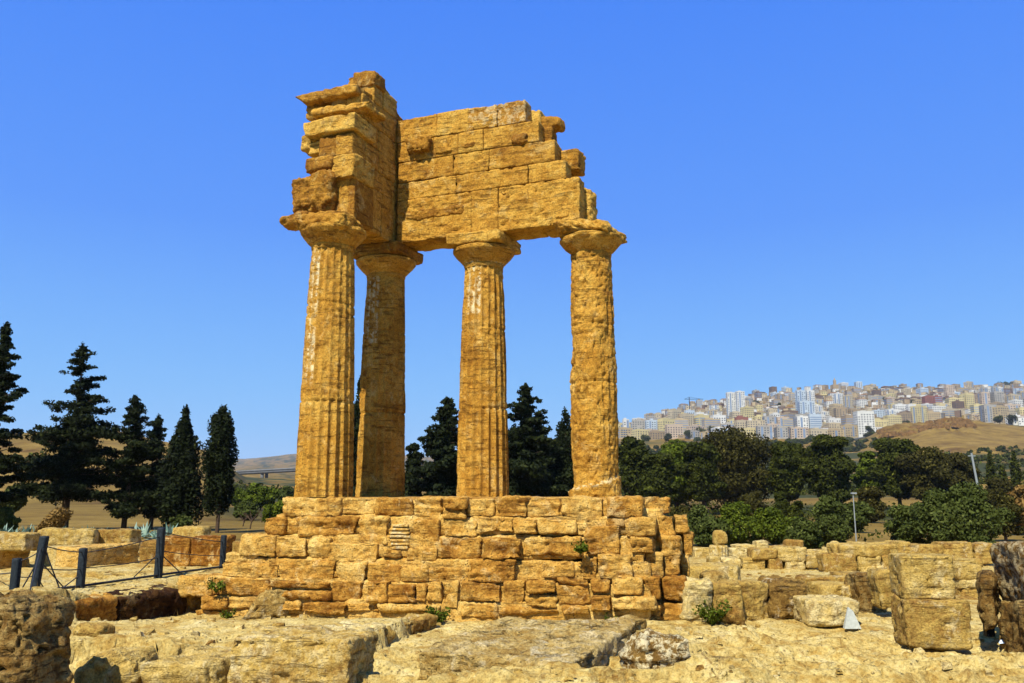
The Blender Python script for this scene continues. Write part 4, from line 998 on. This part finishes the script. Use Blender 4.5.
# bare little trees on the field
for k, (px, yb, h, Y) in enumerate(((250, 524, 1.4, 60), (243, 520, 1.1, 66), (262, 512, 1.0, 75))):
    x, y, z = atY(px, yb, Y); z = gz(x, y); a = Acc(); r2 = random.Random(k)
    tube(a, [[x, y, z - .1], [x + .1, y, z + h * .4]], [.05, .04], 6)
    for q in range(9):
        an = r2.uniform(0, 6.28); L_ = r2.uniform(.5, 1.0) * h * .7
        s0 = np.array([x + .1, y, z + h * r2.uniform(.25, .4)]); e0 = s0 + np.array([math.cos(an) * L_, math.sin(an) * L_ * .6, h * r2.uniform(.25, .7)])
        tube(a, [s0, s0 * .5 + e0 * .5 + [0, 0, .08], e0], [.03, .02, .008], 5)
    o = a.build('bare_shrub', M_BARK, loc=(0, 0, 0)); me_base = (x, y, z)
    for v_ in o.data.vertices: v_.co.x -= x; v_.co.y -= y; v_.co.z -= z
    o.location = me_base; tag(o, ['bare branching shrub on the dry field near the podium steps', 'leafless shrub just right of the columnar cypress stem', 'small leafless shrub below the bright bush on the slope'][k], 'shrub', 'leafless shrubs')
# agaves: rosettes of stiff blades
def agave(acc, x, y, z, r, seed):
    r_ = random.Random(seed)
    for k in range(22):
        an = r_.uniform(0, 6.28); el = r_.uniform(.25, 1.35); L_ = r * r_.uniform(.75, 1.1); w = r * .11
        d = np.array([math.cos(an) * math.cos(el), math.sin(an) * math.cos(el), math.sin(el)]); sd_ = np.array([-math.sin(an), math.cos(an), 0])
        b = np.array([x, y, z + .04]); m1 = b + d * L_ * .45; e = b + d * L_ - [0, 0, .08 * r]
        up = np.cross(sd_, d) * w * .5
        v = np.array([b - sd_ * w * .6, b + sd_ * w * .6, m1 + sd_ * w, m1 - sd_ * w, e, m1 - up, b - up])
        acc.add(v, [[0, 1, 2, 3], [0, 3, 5, 6], [1, 6, 5, 2]], r_.uniform(.2, 1))
        acc.add(v, [[3, 2, 4], [3, 4, 5], [2, 5, 4]], r_.uniform(.3, 1))
AGX = [(4, 518), (16, 521), (27, 523), (38, 526), (48, 527), (58, 528), (68, 526), (78, 528), (90, 529), (100, 527), (134, 529), (146, 528), (158, 530), (170, 529)]
for k, (px, py) in enumerate(AGX):
    x, y, z = atY(px, py, 42 + (k % 3) * 2.2); z = gz(x, y)
    a = Acc(); agave(a, 0, 0, 0, random.uniform(.7, 1.0), k); o = a.build('agave_plant', L_AGAVE, smooth=False); o.location = (x, y, z)
    tag(o, 'spiky blue green agave in the row beneath the dark conifers', 'agave', 'agaves in a row beneath the conifers')
# weeds in the ruins
def weed(px, py, Y, r, lab, seed, n=220, zf=None):
    x, y, z = atY(px, py, Y)
    if zf is None: z = gz(x, y)
    a = Acc(); r_ = np.random.default_rng(seed)
    for k in range(n // 10):
        an = r_.uniform(0, 6.28); L_ = r * r_.uniform(.5, 1.1); e = np.array([math.cos(an) * L_ * .7, math.sin(an) * L_ * .7, L_ * r_.uniform(.4, 1.0)])
        tube(a, [[0, 0, -.02], e * .5 + [0, 0, .05 * r], e], [.006, .005, .002], 4, .4)
        leafcloud(a, [[*e, .05, .05, .05], [*(e * .6), .05, .05, .04]], 10, .035, seed + k)
    o = a.build('weed', L_GREEN, smooth=False); o.location = (x, y, z); tag(o, lab, 'weed', 'green weeds growing in the ruins')
weed(713, 626, 14.9, .42, 'bright green weed tuft in front of the rock row', 1, 420)
weed(440, 612, 15.3, .28, 'green tuft at the foot of the podium wall, middle', 2, 260)
weed(581, 553, 15.15, .2, 'small green plant rooted in a gap high in the podium', 3, 160, zf=1)
weed(216, 592, 16.2, .22, 'green tuft between the lowest left stones of the podium', 4, 160, zf=1)
weed(612, 607, 15.0, .18, 'dark little plant under the ledge at the right foot of the podium', 5, 140)
weed(228, 612, 16.1, .16, 'tiny sprig below the left stones of the podium', 6, 120)
# dry grass blades scattered on the near ground
a = Acc(); r_ = np.random.default_rng(9); n = 900
gx_ = r_.uniform(-8, 9, n); gy_ = r_.uniform(10, 26, n); gz_ = terrain(gx_, gy_, True); L_ = r_.uniform(.04, .16, n); an = r_.uniform(0, 6.28, n)
b = np.stack([gx_, gy_, gz_ - .01], 1); sdv = np.stack([np.cos(an), np.sin(an), an * 0], 1) * .004
e = b + np.stack([r_.normal(size=n) * .03, r_.normal(size=n) * .03, L_], 1)
a.add(np.stack([b - sdv, b + sdv, e], 1).reshape(-1, 3), np.arange(3 * n).reshape(-1, 3), .8)
o = a.build('dry_grass', L_DRY, smooth=False); tag(o, kind='stuff')
# pebbles and stone chips
a = Acc(); n = 3200; gx_ = r_.uniform(-9, 10, n); gy_ = 9.5 + 16 * r_.random(n) ** 1.5; gz_ = terrain(gx_, gy_, True)
for k in range(n):
    s = .010 + .075 * r_.random() ** 5
    v = np.array([[-1, -1, -.5], [1, -1, -.5], [1, 1, -.5], [-1, 1, -.5], [-.7, -.6, .6], [.7, -.7, .5], [.6, .7, .6], [-.6, .6, .5]]) * s * r_.uniform(.6, 1.3, (8, 3))
    v = v + [gx_[k], gy_[k], gz_[k]]
    a.add(v, [[0, 1, 5, 4], [1, 2, 6, 5], [2, 3, 7, 6], [3, 0, 4, 7], [4, 5, 6, 7]], r_.random())
o = a.build('pebbles', M_PALE, smooth=False); tag(o, kind='stuff')
# scrub of the far slopes: low clumps nobody could count
a = Acc(); bl = []; r_ = np.random.default_rng(11)
for (p0, p1, Y0, Y1, n, s0, s1) in ((620, 1060, 150, 620, 1500, .8, 2.2), (225, 300, 140, 330, 170, .6, 1.6), (900, 1060, 560, 640, 130, 1.0, 2.0), (620, 880, 700, 1120, 500, 2, 5), (-40, 225, 200, 420, 60, .6, 1.2), (640, 900, 52, 140, 260, .25, .7), (850, 1100, 45, 140, 140, .2, .6), (620, 1060, 95, 160, 420, .5, 1.5)):
    for _ in range(n):
        Y = math.exp(r_.uniform(math.log(Y0), math.log(Y1))); px = r_.uniform(p0, p1); x = (px - 512) / F * Y * CT; s = r_.uniform(s0, s1)
        if vnoise(np.array([[x / 30, Y / 45, 0]]), 3)[0] < -.15: continue
        bl.append([x, Y, gz(x, Y) + s * .35, s, s, s * .8])
leafcloud(a, bl, 75000, .55, 12, shell=.5)
v = a.v[0].reshape(-1, 4, 3); cen = v.mean(1, keepdims=True); sc = np.clip(cen[:, :, 1:2] / 260, .25, 3); a.v[0] = (cen + (v - cen) * sc).reshape(-1, 3)
o = a.build('scrub', L_DARK, smooth=False); tag(o, kind='stuff')
# ------------------------------------------------------------------ town on the far hill
def wallm(name, c): return simple(name, c, .9, .10, .15)
WM = {'cream': wallm('cream_render', (.42, .35, .22)), 'ochre': wallm('ochre_render', (.40, .31, .17)), 'white': wallm('white_render', (.56, .55, .48)), 'grey': wallm('grey_render', (.30, .28, .23)),
      'tan': wallm('tan_render', (.29, .22, .13)), 'pink': wallm('pink_render', (.43, .34, .24)), 'red': wallm('brick_red_render', (.22, .085, .06)), 'blue': wallm('pale_blue_render', (.40, .46, .48)), 'brown': wallm('brown_render', (.15, .10, .065)), 'yellow': wallm('yellow_render', (.50, .42, .20))}
M_WIN = simple('dark_window', (.05, .06, .07), .4, .3, .4); M_STRIP = simple('blue_grey_loggia', (.17, .23, .31), .6, .2, .4)
M_TILE = simple('terracotta_tile', (.22, .11, .05), .9, .25, .5); M_ROOF = simple('flat_roof', (.28, .25, .19), .95, .15, .4)
def quads(acc, Q, mi):
    Q = np.asarray(Q, float); acc.add(Q.reshape(-1, 3), np.arange(len(Q) * 4).reshape(-1, 4), .5, 0, mi)
def bmass(w, d, h, style, tower=False, seed=0, roof='flat'):
    """wall mesh and windows around the local origin; materials: 0 wall, 1 window, 2 strip, 3 roof"""
    a = Acc(); r_ = random.Random(seed)
    box(a, -w / 2, w / 2, -d / 2, d / 2, -6, h, mi=0)
    if roof == 'flat':
        box(a, -w / 2 + .3, w / 2 - .3, -d / 2 + .3, d / 2 - .3, h, h + .05, mi=3)
        for s in (-1, 1):
            box(a, -w / 2, w / 2, s * d / 2 - .15, s * d / 2 + .15, h, h + 1.0, mi=0); box(a, s * w / 2 - .15, s * w / 2 + .15, -d / 2 + .15, d / 2 - .15, h, h + 1.0, mi=0)
        box(a, -w * .16 + r_.uniform(-w * .2, w * .2), w * .12, -d * .15, d * .2, h + .05, h + r_.uniform(2, 3.6), mi=0)
    else:
        v = np.array([[-w / 2 - .4, -d / 2 - .4, h], [w / 2 + .4, -d / 2 - .4, h], [w / 2 + .4, d / 2 + .4, h], [-w / 2 - .4, d / 2 + .4, h], [-w * .3, 0, h + w * .13], [w * .3, 0, h + w * .13]])
        a.add(v, [[0, 1, 5, 4], [2, 3, 4, 5]], .5, 0, 3); a.add(v, [[1, 2, 5], [3, 0, 4]], .5, 0, 3)
    nf = max(1, int(h / 3.1)); W_, St = [], []
    for (L, mk) in ((w, lambda s, z: (s, -d / 2 - .12, z)), (d, lambda s, z: (-w / 2 - .12, -s, z)), (d, lambda s, z: (w / 2 + .12, s, z)), (w, lambda s, z: (-s, d / 2 + .12, z))):
        nc = max(2, int(L / 3.4)); cw = L / nc
        for f in range(nf):
            z0 = f * 3.1 + 1.0
            if style == 'bands':
                St.append([mk(-L / 2 + .6, z0), mk(L / 2 - .6, z0), mk(L / 2 - .6, z0 + 1.3), mk(-L / 2 + .6, z0 + 1.3)]); continue
            for c in range(nc):
                s = -L / 2 + (c + .5) * cw; ww = cw * .24
                if style == 'stripes' and c % 3 == 1: continue
                if r_.random() < .08: continue
                W_.append([mk(s - ww, z0), mk(s + ww, z0), mk(s + ww, z0 + 1.5), mk(s - ww, z0 + 1.5)])
        if style == 'stripes':
            for c in range(nc):
                if c % 3 == 1:
                    s = -L / 2 + (c + .5) * cw
                    St.append([mk(s - cw * .38, .5), mk(s + cw * .38, .5), mk(s + cw * .38, h - .8), mk(s - cw * .38, h - .8)])
    if W_: quads(a, W_, 1)
    if St: quads(a, St, 2)
    return a
def house(px, py, Y, w, d, h, col, style, rot, lab, group, name='apartment_building', cat='building', roof='flat', seed=0):
    x, y, _ = atY(px, py, Y); z = gz(x, y)
    a = bmass(w, d, h, style, seed=seed, roof=roof)
    o = a.build(name, [WM[col], M_WIN, M_STRIP, M_TILE if roof != 'flat' else M_ROOF], smooth=False)
    o.location = (x, y, z); o.rotation_euler.z = rot; return tag(o, lab, cat, group)
def yof(px, py):
    """distance at which the hillside is seen at this height of the picture"""
    Ys = np.linspace(1120, 1900, 60); P = 512 + 0 * Ys; X = (px - 512) / F * Ys * CT
    Z = terrain(X, Ys); pyy = np.array([341.5 - F * (((z - CZ) * CT - Y * ST) / (Y * CT + (z - CZ) * ST)) for z, Y in zip(Z, Ys)])
    k = int(np.argmin(np.abs(pyy - py))); return Ys[k]
# towers and blocks one can pick out: px centre, py foot, width m, depth, height, colour, style, label
def tower(px, pyf, pyt, wpx, col, style, lab, seed, rot=.25):
    Y = yof(px, pyf); x = atY(px, pyf, Y)[0]; z = gz(x, Y); h = zat(pyt, Y) - z; w = wpx / F * Y
    t_ = empty('tower_block', (x, Y, z), lab, 'tower block', 'tower blocks on the hill')
    t_.rotation_euler.z = rot
    a = bmass(w, w * .6, h, style, seed=seed); st = [q for q in a.f]
    # split wall / windows / loggias into parts
    V = a.v; fs = a.f; groups = {0: Acc(), 1: Acc(), 2: Acc(), 3: Acc()}
    off = 0
    for v, (f, mi) in zip(V, fs): groups[mi].add(v, f - off, .5); off += len(v)
    for mi, nm, mm in ((0, 'wall', WM[col]), (3, 'roof', M_ROOF), (1, 'window', M_WIN), (2, 'loggia', M_STRIP)):
        if groups[mi].n:
            o = groups[mi].build(nm, mm, smooth=False); o.parent = t_
            if nm == 'window': o['kind'] = 'stuff'
    return t_
TW = [(731.5, 418, 393, 8, 'white', 'stripes', 'left one of the twin white towers standing above the largest tree', .1), (741, 418, 392, 8, 'white', 'stripes', 'right one of the twin white towers standing above the largest tree', .1),
      (801.5, 416, 391, 9, 'blue', 'stripes', 'pale blue striped tower, left of its close pair', .15), (811, 416, 391, 8, 'white', 'stripes', 'white striped tower, right of its close pair with the pale blue one', .15),
      (839, 412, 394, 9, 'white', 'stripes', 'white tower block right of the pale blue and white pair', .3), (849, 413, 396, 8, 'cream', 'stripes', 'cream tower block close beside a white tower', .3),
      (985, 405, 388, 5, 'grey', 'stripes', 'first slender grey tower of the four in a row', .2), (990.5, 405, 388, 5, 'white', 'stripes', 'second slender tower of the four in a row, white', .2), (996, 405, 387, 5, 'grey', 'stripes', 'third slender grey tower of the four in a row', .2), (1001.5, 405, 388, 5, 'white', 'stripes', 'last slender tower of the four in a row', .2),
      (929, 410, 397, 10, 'red', 'grid', 'brick red slab block above the rocky hillock, left', .1), (938, 410, 397, 8, 'red', 'bands', 'darker red slab block beside the brick red one', .1), (959, 415, 402, 10, 'brown', 'grid', 'brown tall block right of the red slabs', .3), (950, 386.5+14, 386, 8, 'pink', 'grid', 'pinkish block on the skyline above the brown one', .1),
      (626, 436, 420, 6, 'white', 'stripes', 'white block at the left foot of the town', .2), (637, 437, 423, 9, 'white', 'stripes', 'white and grey block at the left foot of the town', .2), (652, 437, 421, 12, 'blue', 'stripes', 'long pale blue block with striped front low on the left', .1), (665, 434, 419, 8, 'pink', 'grid', 'pale pink block beside the long pale blue one', .2),
      (672, 428, 414, 7, 'ochre', 'stripes', 'ochre block left of the yellow pair', .2), (680.5, 428, 413, 9, 'yellow', 'grid', 'yellow block with square windows above the trees', .2), (690, 428, 411, 9, 'blue', 'grid', 'pale blue block behind the yellow one', .2), (700, 428, 413, 8, 'white', 'grid', 'white block right of the pale blue one behind the yellow', .2),
      (742, 433, 418, 12, 'red', 'bands', 'dark red banded block under the twin towers', .05), (770, 433, 417, 12, 'grey', 'stripes', 'grey striped block mid way between towers', .05), (783, 433, 418, 12, 'pink', 'stripes', 'rose coloured striped block next to the grey striped one', .05), (801, 432, 415, 12, 'grey', 'bands', 'dark grey banded block below the pale blue tower', .05), (815, 432, 415, 12, 'blue', 'bands', 'blue banded block below the white tower', .05),
      (834, 431, 419, 12, 'white', 'grid', 'bright white block at the foot of the slope', .1), (850, 431, 416, 11, 'white', 'stripes', 'white slab with dark stripes at the foot of the slope', .1), (866, 428, 415, 9, 'yellow', 'grid', 'yellow block beside the white slab', .1), (879, 424, 411, 10, 'blue', 'grid', 'sky blue block above the yellow one', .1), (893, 424, 410, 10, 'white', 'stripes', 'white block above the left end of the hillock', .1),
      (912, 418, 405, 8, 'white', 'grid', 'small white block in the terrace above the hillock', .1), (942, 414, 405, 6, 'yellow', 'grid', 'bright yellow block beside the brown tall one', .1)]
for k, (px, pf, pt, w, col, st, lab, rot) in enumerate(TW): tower(px, pf, pt, w, col, st, lab, 900 + k, rot)
# ordinary houses, from the skyline down
r_ = random.Random(21)
crest = lambda px: float(np.interp(px, [618, 640, 680, 700, 740, 780, 830, 900, 1024, 1100], [431, 425, 411, 406, 400, 394, 390, 388, 387, 387]))
lowedge = lambda px: float(np.interp(px, [618, 860, 895, 960, 1000, 1100], [439, 438, 428, 418, 424, 428]))
cols = ['cream'] * 8 + ['ochre'] * 4 + ['tan'] * 5 + ['white'] * 5 + ['grey'] * 3 + ['pink'] * 2 + ['brown'] * 2 + ['yellow'] * 3 + ['blue'] * 2
spots = []
for row in range(11):
    fr = row / 10.0
    px = 618 + r_.uniform(0, 8)
    while px < 1065:
        py = crest(px) + (lowedge(px) - crest(px)) * fr + r_.uniform(-1, 1)
        spots.append((px, py, fr)); px += r_.uniform(12.0, 18.0)
r_.shuffle(spots); spots = spots[:290]
for k, (px, py, fr) in enumerate(spots):
    Y = yof(px, py) + (25 if fr == 0 else 0)
    col = r_.choice(cols); big = fr > .5
    w = r_.uniform(12, 22) * (1.1 if big else .8); h = r_.choice([6, 9, 9, 12, 12, 15]) * (r_.uniform(1.4, 2.1) if big and r_.random() < .65 else 1.1)
    st = r_.choice(['grid', 'grid', 'stripes', 'stripes', 'bands']); rf = 'hip' if (not big and r_.random() < .3) else 'flat'
    cn = {'blue': 'pale blue'}.get(col, col); sz = 'tall' if h > 15 else 'low'
    house(px, py, Y, w, r_.uniform(11, 17), h, col, st, r_.uniform(-.1, .45), f"{sz} {cn} {'tile roofed house' if rf == 'hip' else 'flat roofed block'} {'with ' + {'grid': 'small windows', 'stripes': 'upright stripes', 'bands': 'window bands'}[st]} crowded on the hillside town", 'ordinary buildings of the hillside town', 'town_house' if rf == 'hip' else 'apartment_building', 'building', rf, k)
# the many more houses between them, too many to count
fill = Acc(); rows_ = 26
FM = ['cream', 'tan', 'ochre', 'white', 'grey', 'brown', 'pink']
for row in range(rows_):
    fr = row / (rows_ - 1); px = 616 + r_.uniform(0, 4)
    while px < 1075:
        py = crest(px) + (lowedge(px) - 1 - crest(px)) * fr + r_.uniform(-1, 1)
        Y = yof(px, py) + r_.uniform(-14, 14); x = atY(px, py, Y)[0]; z = gz(x, Y); w = r_.uniform(6, 13); d = r_.uniform(6, 10); h = r_.choice([4, 6, 7, 9, 10])
        mi = r_.choices(range(7), [5, 5, 3, 4, 2, 2, 1])[0]; an = r_.uniform(-.6, .8); c_, s_ = math.cos(an), math.sin(an)
        M2 = lambda p: np.stack([x + c_ * p[:, 0] - s_ * p[:, 1], Y + s_ * p[:, 0] + c_ * p[:, 1], z + p[:, 2]], 1)
        box(fill, -w / 2, w / 2, -d / 2, d / 2, -5, h, M2, mi=mi)
        box(fill, -w / 2 - .2, w / 2 + .2, -d / 2 - .2, d / 2 + .2, h, h + .4, M2, mi=8 if r_.random() < .25 else 9)
        Q = []
        for f in range(int(h / 3)):
            for c in range(3):
                if r_.random() < .25: continue
                s0 = -w / 2 + (c + .5) * w / 3; zz = f * 3 + 1.0; Q.append([(s0 - .7, -d / 2 - .12, zz), (s0 + .7, -d / 2 - .12, zz), (s0 + .7, -d / 2 - .12, zz + 1.5), (s0 - .7, -d / 2 - .12, zz + 1.5)])
        if Q: quads(fill, M2(np.array(Q).reshape(-1, 3)).reshape(-1, 4, 3), 7)
        px += r_.uniform(6, 11)
o = fill.build('distant_houses', [WM[k] for k in FM] + [M_WIN, M_TILE, M_ROOF], smooth=False); tag(o, kind='stuff')
# cathedral-like bump and crane
x, y, _ = atY(835, 388, 1880); a = Acc(); box(a, -6, 6, -6, 6, -4, 14); box(a, -2.5, 2.5, -2.5, 2.5, 14, 24); tube(a, [[0, 0, 24], [0, 0, 30]], [2.2, .2], 8)
o = a.build('bell_tower', WM['tan'], smooth=False); o.location = (x, y, gz(x, y)); tag(o, 'small bell tower breaking the skyline of the town', 'bell tower')
Y = yof(690, 420); x = atY(690, 420, Y)[0]; z = gz(x, Y); hh = zat(397, Y) - z
t_ = empty('tower_crane', (x, Y, z), 'thin tower crane standing above the left end of the town', 'crane')
a = Acc(); tube(a, [[0, 0, 0], [0, 0, hh]], .7, 4); o = a.build('mast', M_CABLE); o.parent = t_
a = Acc(); tube(a, [[-9, 0, hh - 4], [26, 0, hh - 4]], .5, 4); tube(a, [[0, 0, hh], [-9, 0, hh - 4]], .2, 4); tube(a, [[0, 0, hh], [24, 0, hh - 4]], .2, 4); o = a.build('jib', M_CABLE); o.parent = t_
# trees among the houses
HT = [(1003, 386, 8), (1009, 385, 9), (876, 391, 6), (756, 403, 6), (915, 405, 9), (700, 434, 12), (712, 432, 10), (690, 436, 10), (724, 434, 8), (760, 436, 9), (905, 425, 8), (870, 433, 9), (668, 438, 8), (1012, 424, 10), (1020, 410, 7), (778, 405, 6), (886, 400, 6), (646, 442, 9), (1000, 425, 9)]
for k, (px, py, w) in enumerate(HT):
    Y = yof(px, py + 3) + (15 if py < 392 else -6); x = atY(px, py, Y)[0]; z = gz(x, Y); s = w / F * Y / 2
    t_ = empty('town_tree', (x, Y, z), 'dark tree clump among the houses of the hillside town', 'tree', 'trees among the town houses')
    a = Acc(); q = np.random.default_rng(k); leafcloud(a, [[q.uniform(-s * .6, s * .6), q.uniform(-s * .5, s * .5), s * q.uniform(.5, 1.5), s * .55, s * .55, s * .5] for _ in range(6)], 700, 1.1, k); o = a.build('crown', L_DARK, smooth=False); o.parent = t_
    a = Acc(); tube(a, [[0, 0, -1], [0, 0, s]], [.5, .3], 5); o = a.build('trunk', M_BARK); o.parent = t_
# road viaduct along the foot of the town, and the tall one on the left
M_CONC = simple('grey_concrete', (.13, .135, .13), .9, .15, .3)
def viaduct(p0, p1, Y0, Y1, thick, piers, lab, wd=11):
    a0 = np.array(atY(p0[0], p0[1], Y0)); a1 = np.array(atY(p1[0], p1[1], Y1)); mid = (a0 + a1) / 2
    t_ = empty('road_viaduct', tuple(mid), lab, 'viaduct')
    dv = a1 - a0; L = np.linalg.norm(dv[:2]); ang = math.atan2(dv[1], dv[0])
    a = Acc()
    def M(p):
        t = p[:, 0] / L; return np.stack([a0[0] + dv[0] * t - math.sin(ang) * p[:, 1], a0[1] + dv[1] * t + math.cos(ang) * p[:, 1], a0[2] + dv[2] * t + p[:, 2]], 1)
    box(a, 0, L, -wd / 2, wd / 2, -thick, 0, M); part('deck', a, M_CONC, t_)
    a = Acc(); box(a, 0, L, -wd / 2 - .3, -wd / 2, -.6, 1.1, M); part('parapet', a, M_CONC, t_)
    for f in piers:
        for s in (-3.2, 3.2):
            a = Acc(); x_ = a0 + dv * f + np.array([-math.sin(ang) * s, math.cos(ang) * s, 0]); g = gz(x_[0], x_[1])
            box(a, -1.3, 1.3, -1.0, 1.0, g - x_[2] - 2, -thick + .01, lambda p: p + x_); part('pier', a, M_CONC, t_)
viaduct((150, 477), (420, 462), 880, 760, 2.6, [.06, .2, .34, .46, .60, .74, .88], 'long grey road viaduct on tall paired piers far behind the columnar cypress')
viaduct((838, 441), (905, 432), 1090, 1120, 2.2, [.15, .35, .55, .75, .95], 'low grey road bridge at the foot of the hillside town', 9)
# broken rock band along the top of the hillock below the town
a = Acc()
for k in range(230):
    px = 884 + 96 * r_.random(); py_ = 417 + 11 * r_.random() * (1 - abs(px - 932) / 70); Yr = r_.uniform(905, 1010); x = (px - 512) / F * Yr * CT; s_ = r_.uniform(.8, 2.6)
    v = np.array([[-1, -1, -1], [1, -1, -1], [1, 1, -1], [-1, 1, -1], [-.7, -.6, .8], [.7, -.7, .6], [.6, .7, .8], [-.6, .6, .6]]) * s_ * np.array([1.5, 1, 1])
    v = v * np.array([[r_.uniform(.7, 1.3) for _ in range(3)] for _ in range(8)]) + [x, Yr, gz(x, Yr) + .4 * s_]
    a.add(v, [[0, 1, 5, 4], [1, 2, 6, 5], [2, 3, 7, 6], [3, 0, 4, 7], [4, 5, 6, 7]], r_.random())
o = a.build('rock_rubble', simple('brown_rock', (.14, .075, .02), .95, .5, .3), smooth=False); tag(o, kind='stuff')
# poles
def pole(px, yb, yt, Y, r, lab, cat, arm, lean=0, colr=(.25, .27, .25)):
    x, y, _ = atY(px, yb, Y); z = gz(x, y); h = zat(yt, Y) - z
    t_ = empty('utility_pole' if arm == 'cross' else 'street_lamp', (x, y, z), lab, cat)
    m_ = simple('pale_pole', colr, .7, .1)
    a = Acc(); tube(a, [[0, 0, -.3], [lean * h, 0, h]], [r, r * .7], 8); o = a.build('pole', m_); o.parent = t_
    a = Acc()
    if arm == 'cross': box(a, lean * h - .45, lean * h + .45, -.05, .05, h - .4, h - .3)
    else: box(a, lean * h - .1, lean * h + .16, -.08, .08, h, h + .08)
    o = a.build('crossarm' if arm == 'cross' else 'lamp_head', m_, smooth=False); o.parent = t_
pole(855, 522, 494, 44, .035, 'short pale lamp post standing in the scrub below the domed tree', 'street lamp', 'lamp')
pole(981, 489, 453, 105, .17, 'pale leaning utility pole between the brownish tree and the small cypresses', 'utility pole', 'cross', -.10)

# ------------------------------------------------------------------ air
HAZE = 5.5e-5
a = Acc(); box(a, -9000, 9000, -400, 16000, -700, 700)
m, nt, b = mat('valley_air'); nt.nodes.remove(b)
pv = nd(nt, 'ShaderNodeVolumePrincipled'); pv.inputs['Density'].default_value = HAZE; pv.inputs['Color'].default_value = (.72, .84, 1, 1)
nt.links.new(pv.outputs[0], nt.nodes['Material Output'].inputs['Volume'])
if HAZE: tag(a.build('haze', m, smooth=False), kind='stuff')
S.cycles.volume_step_rate = 10
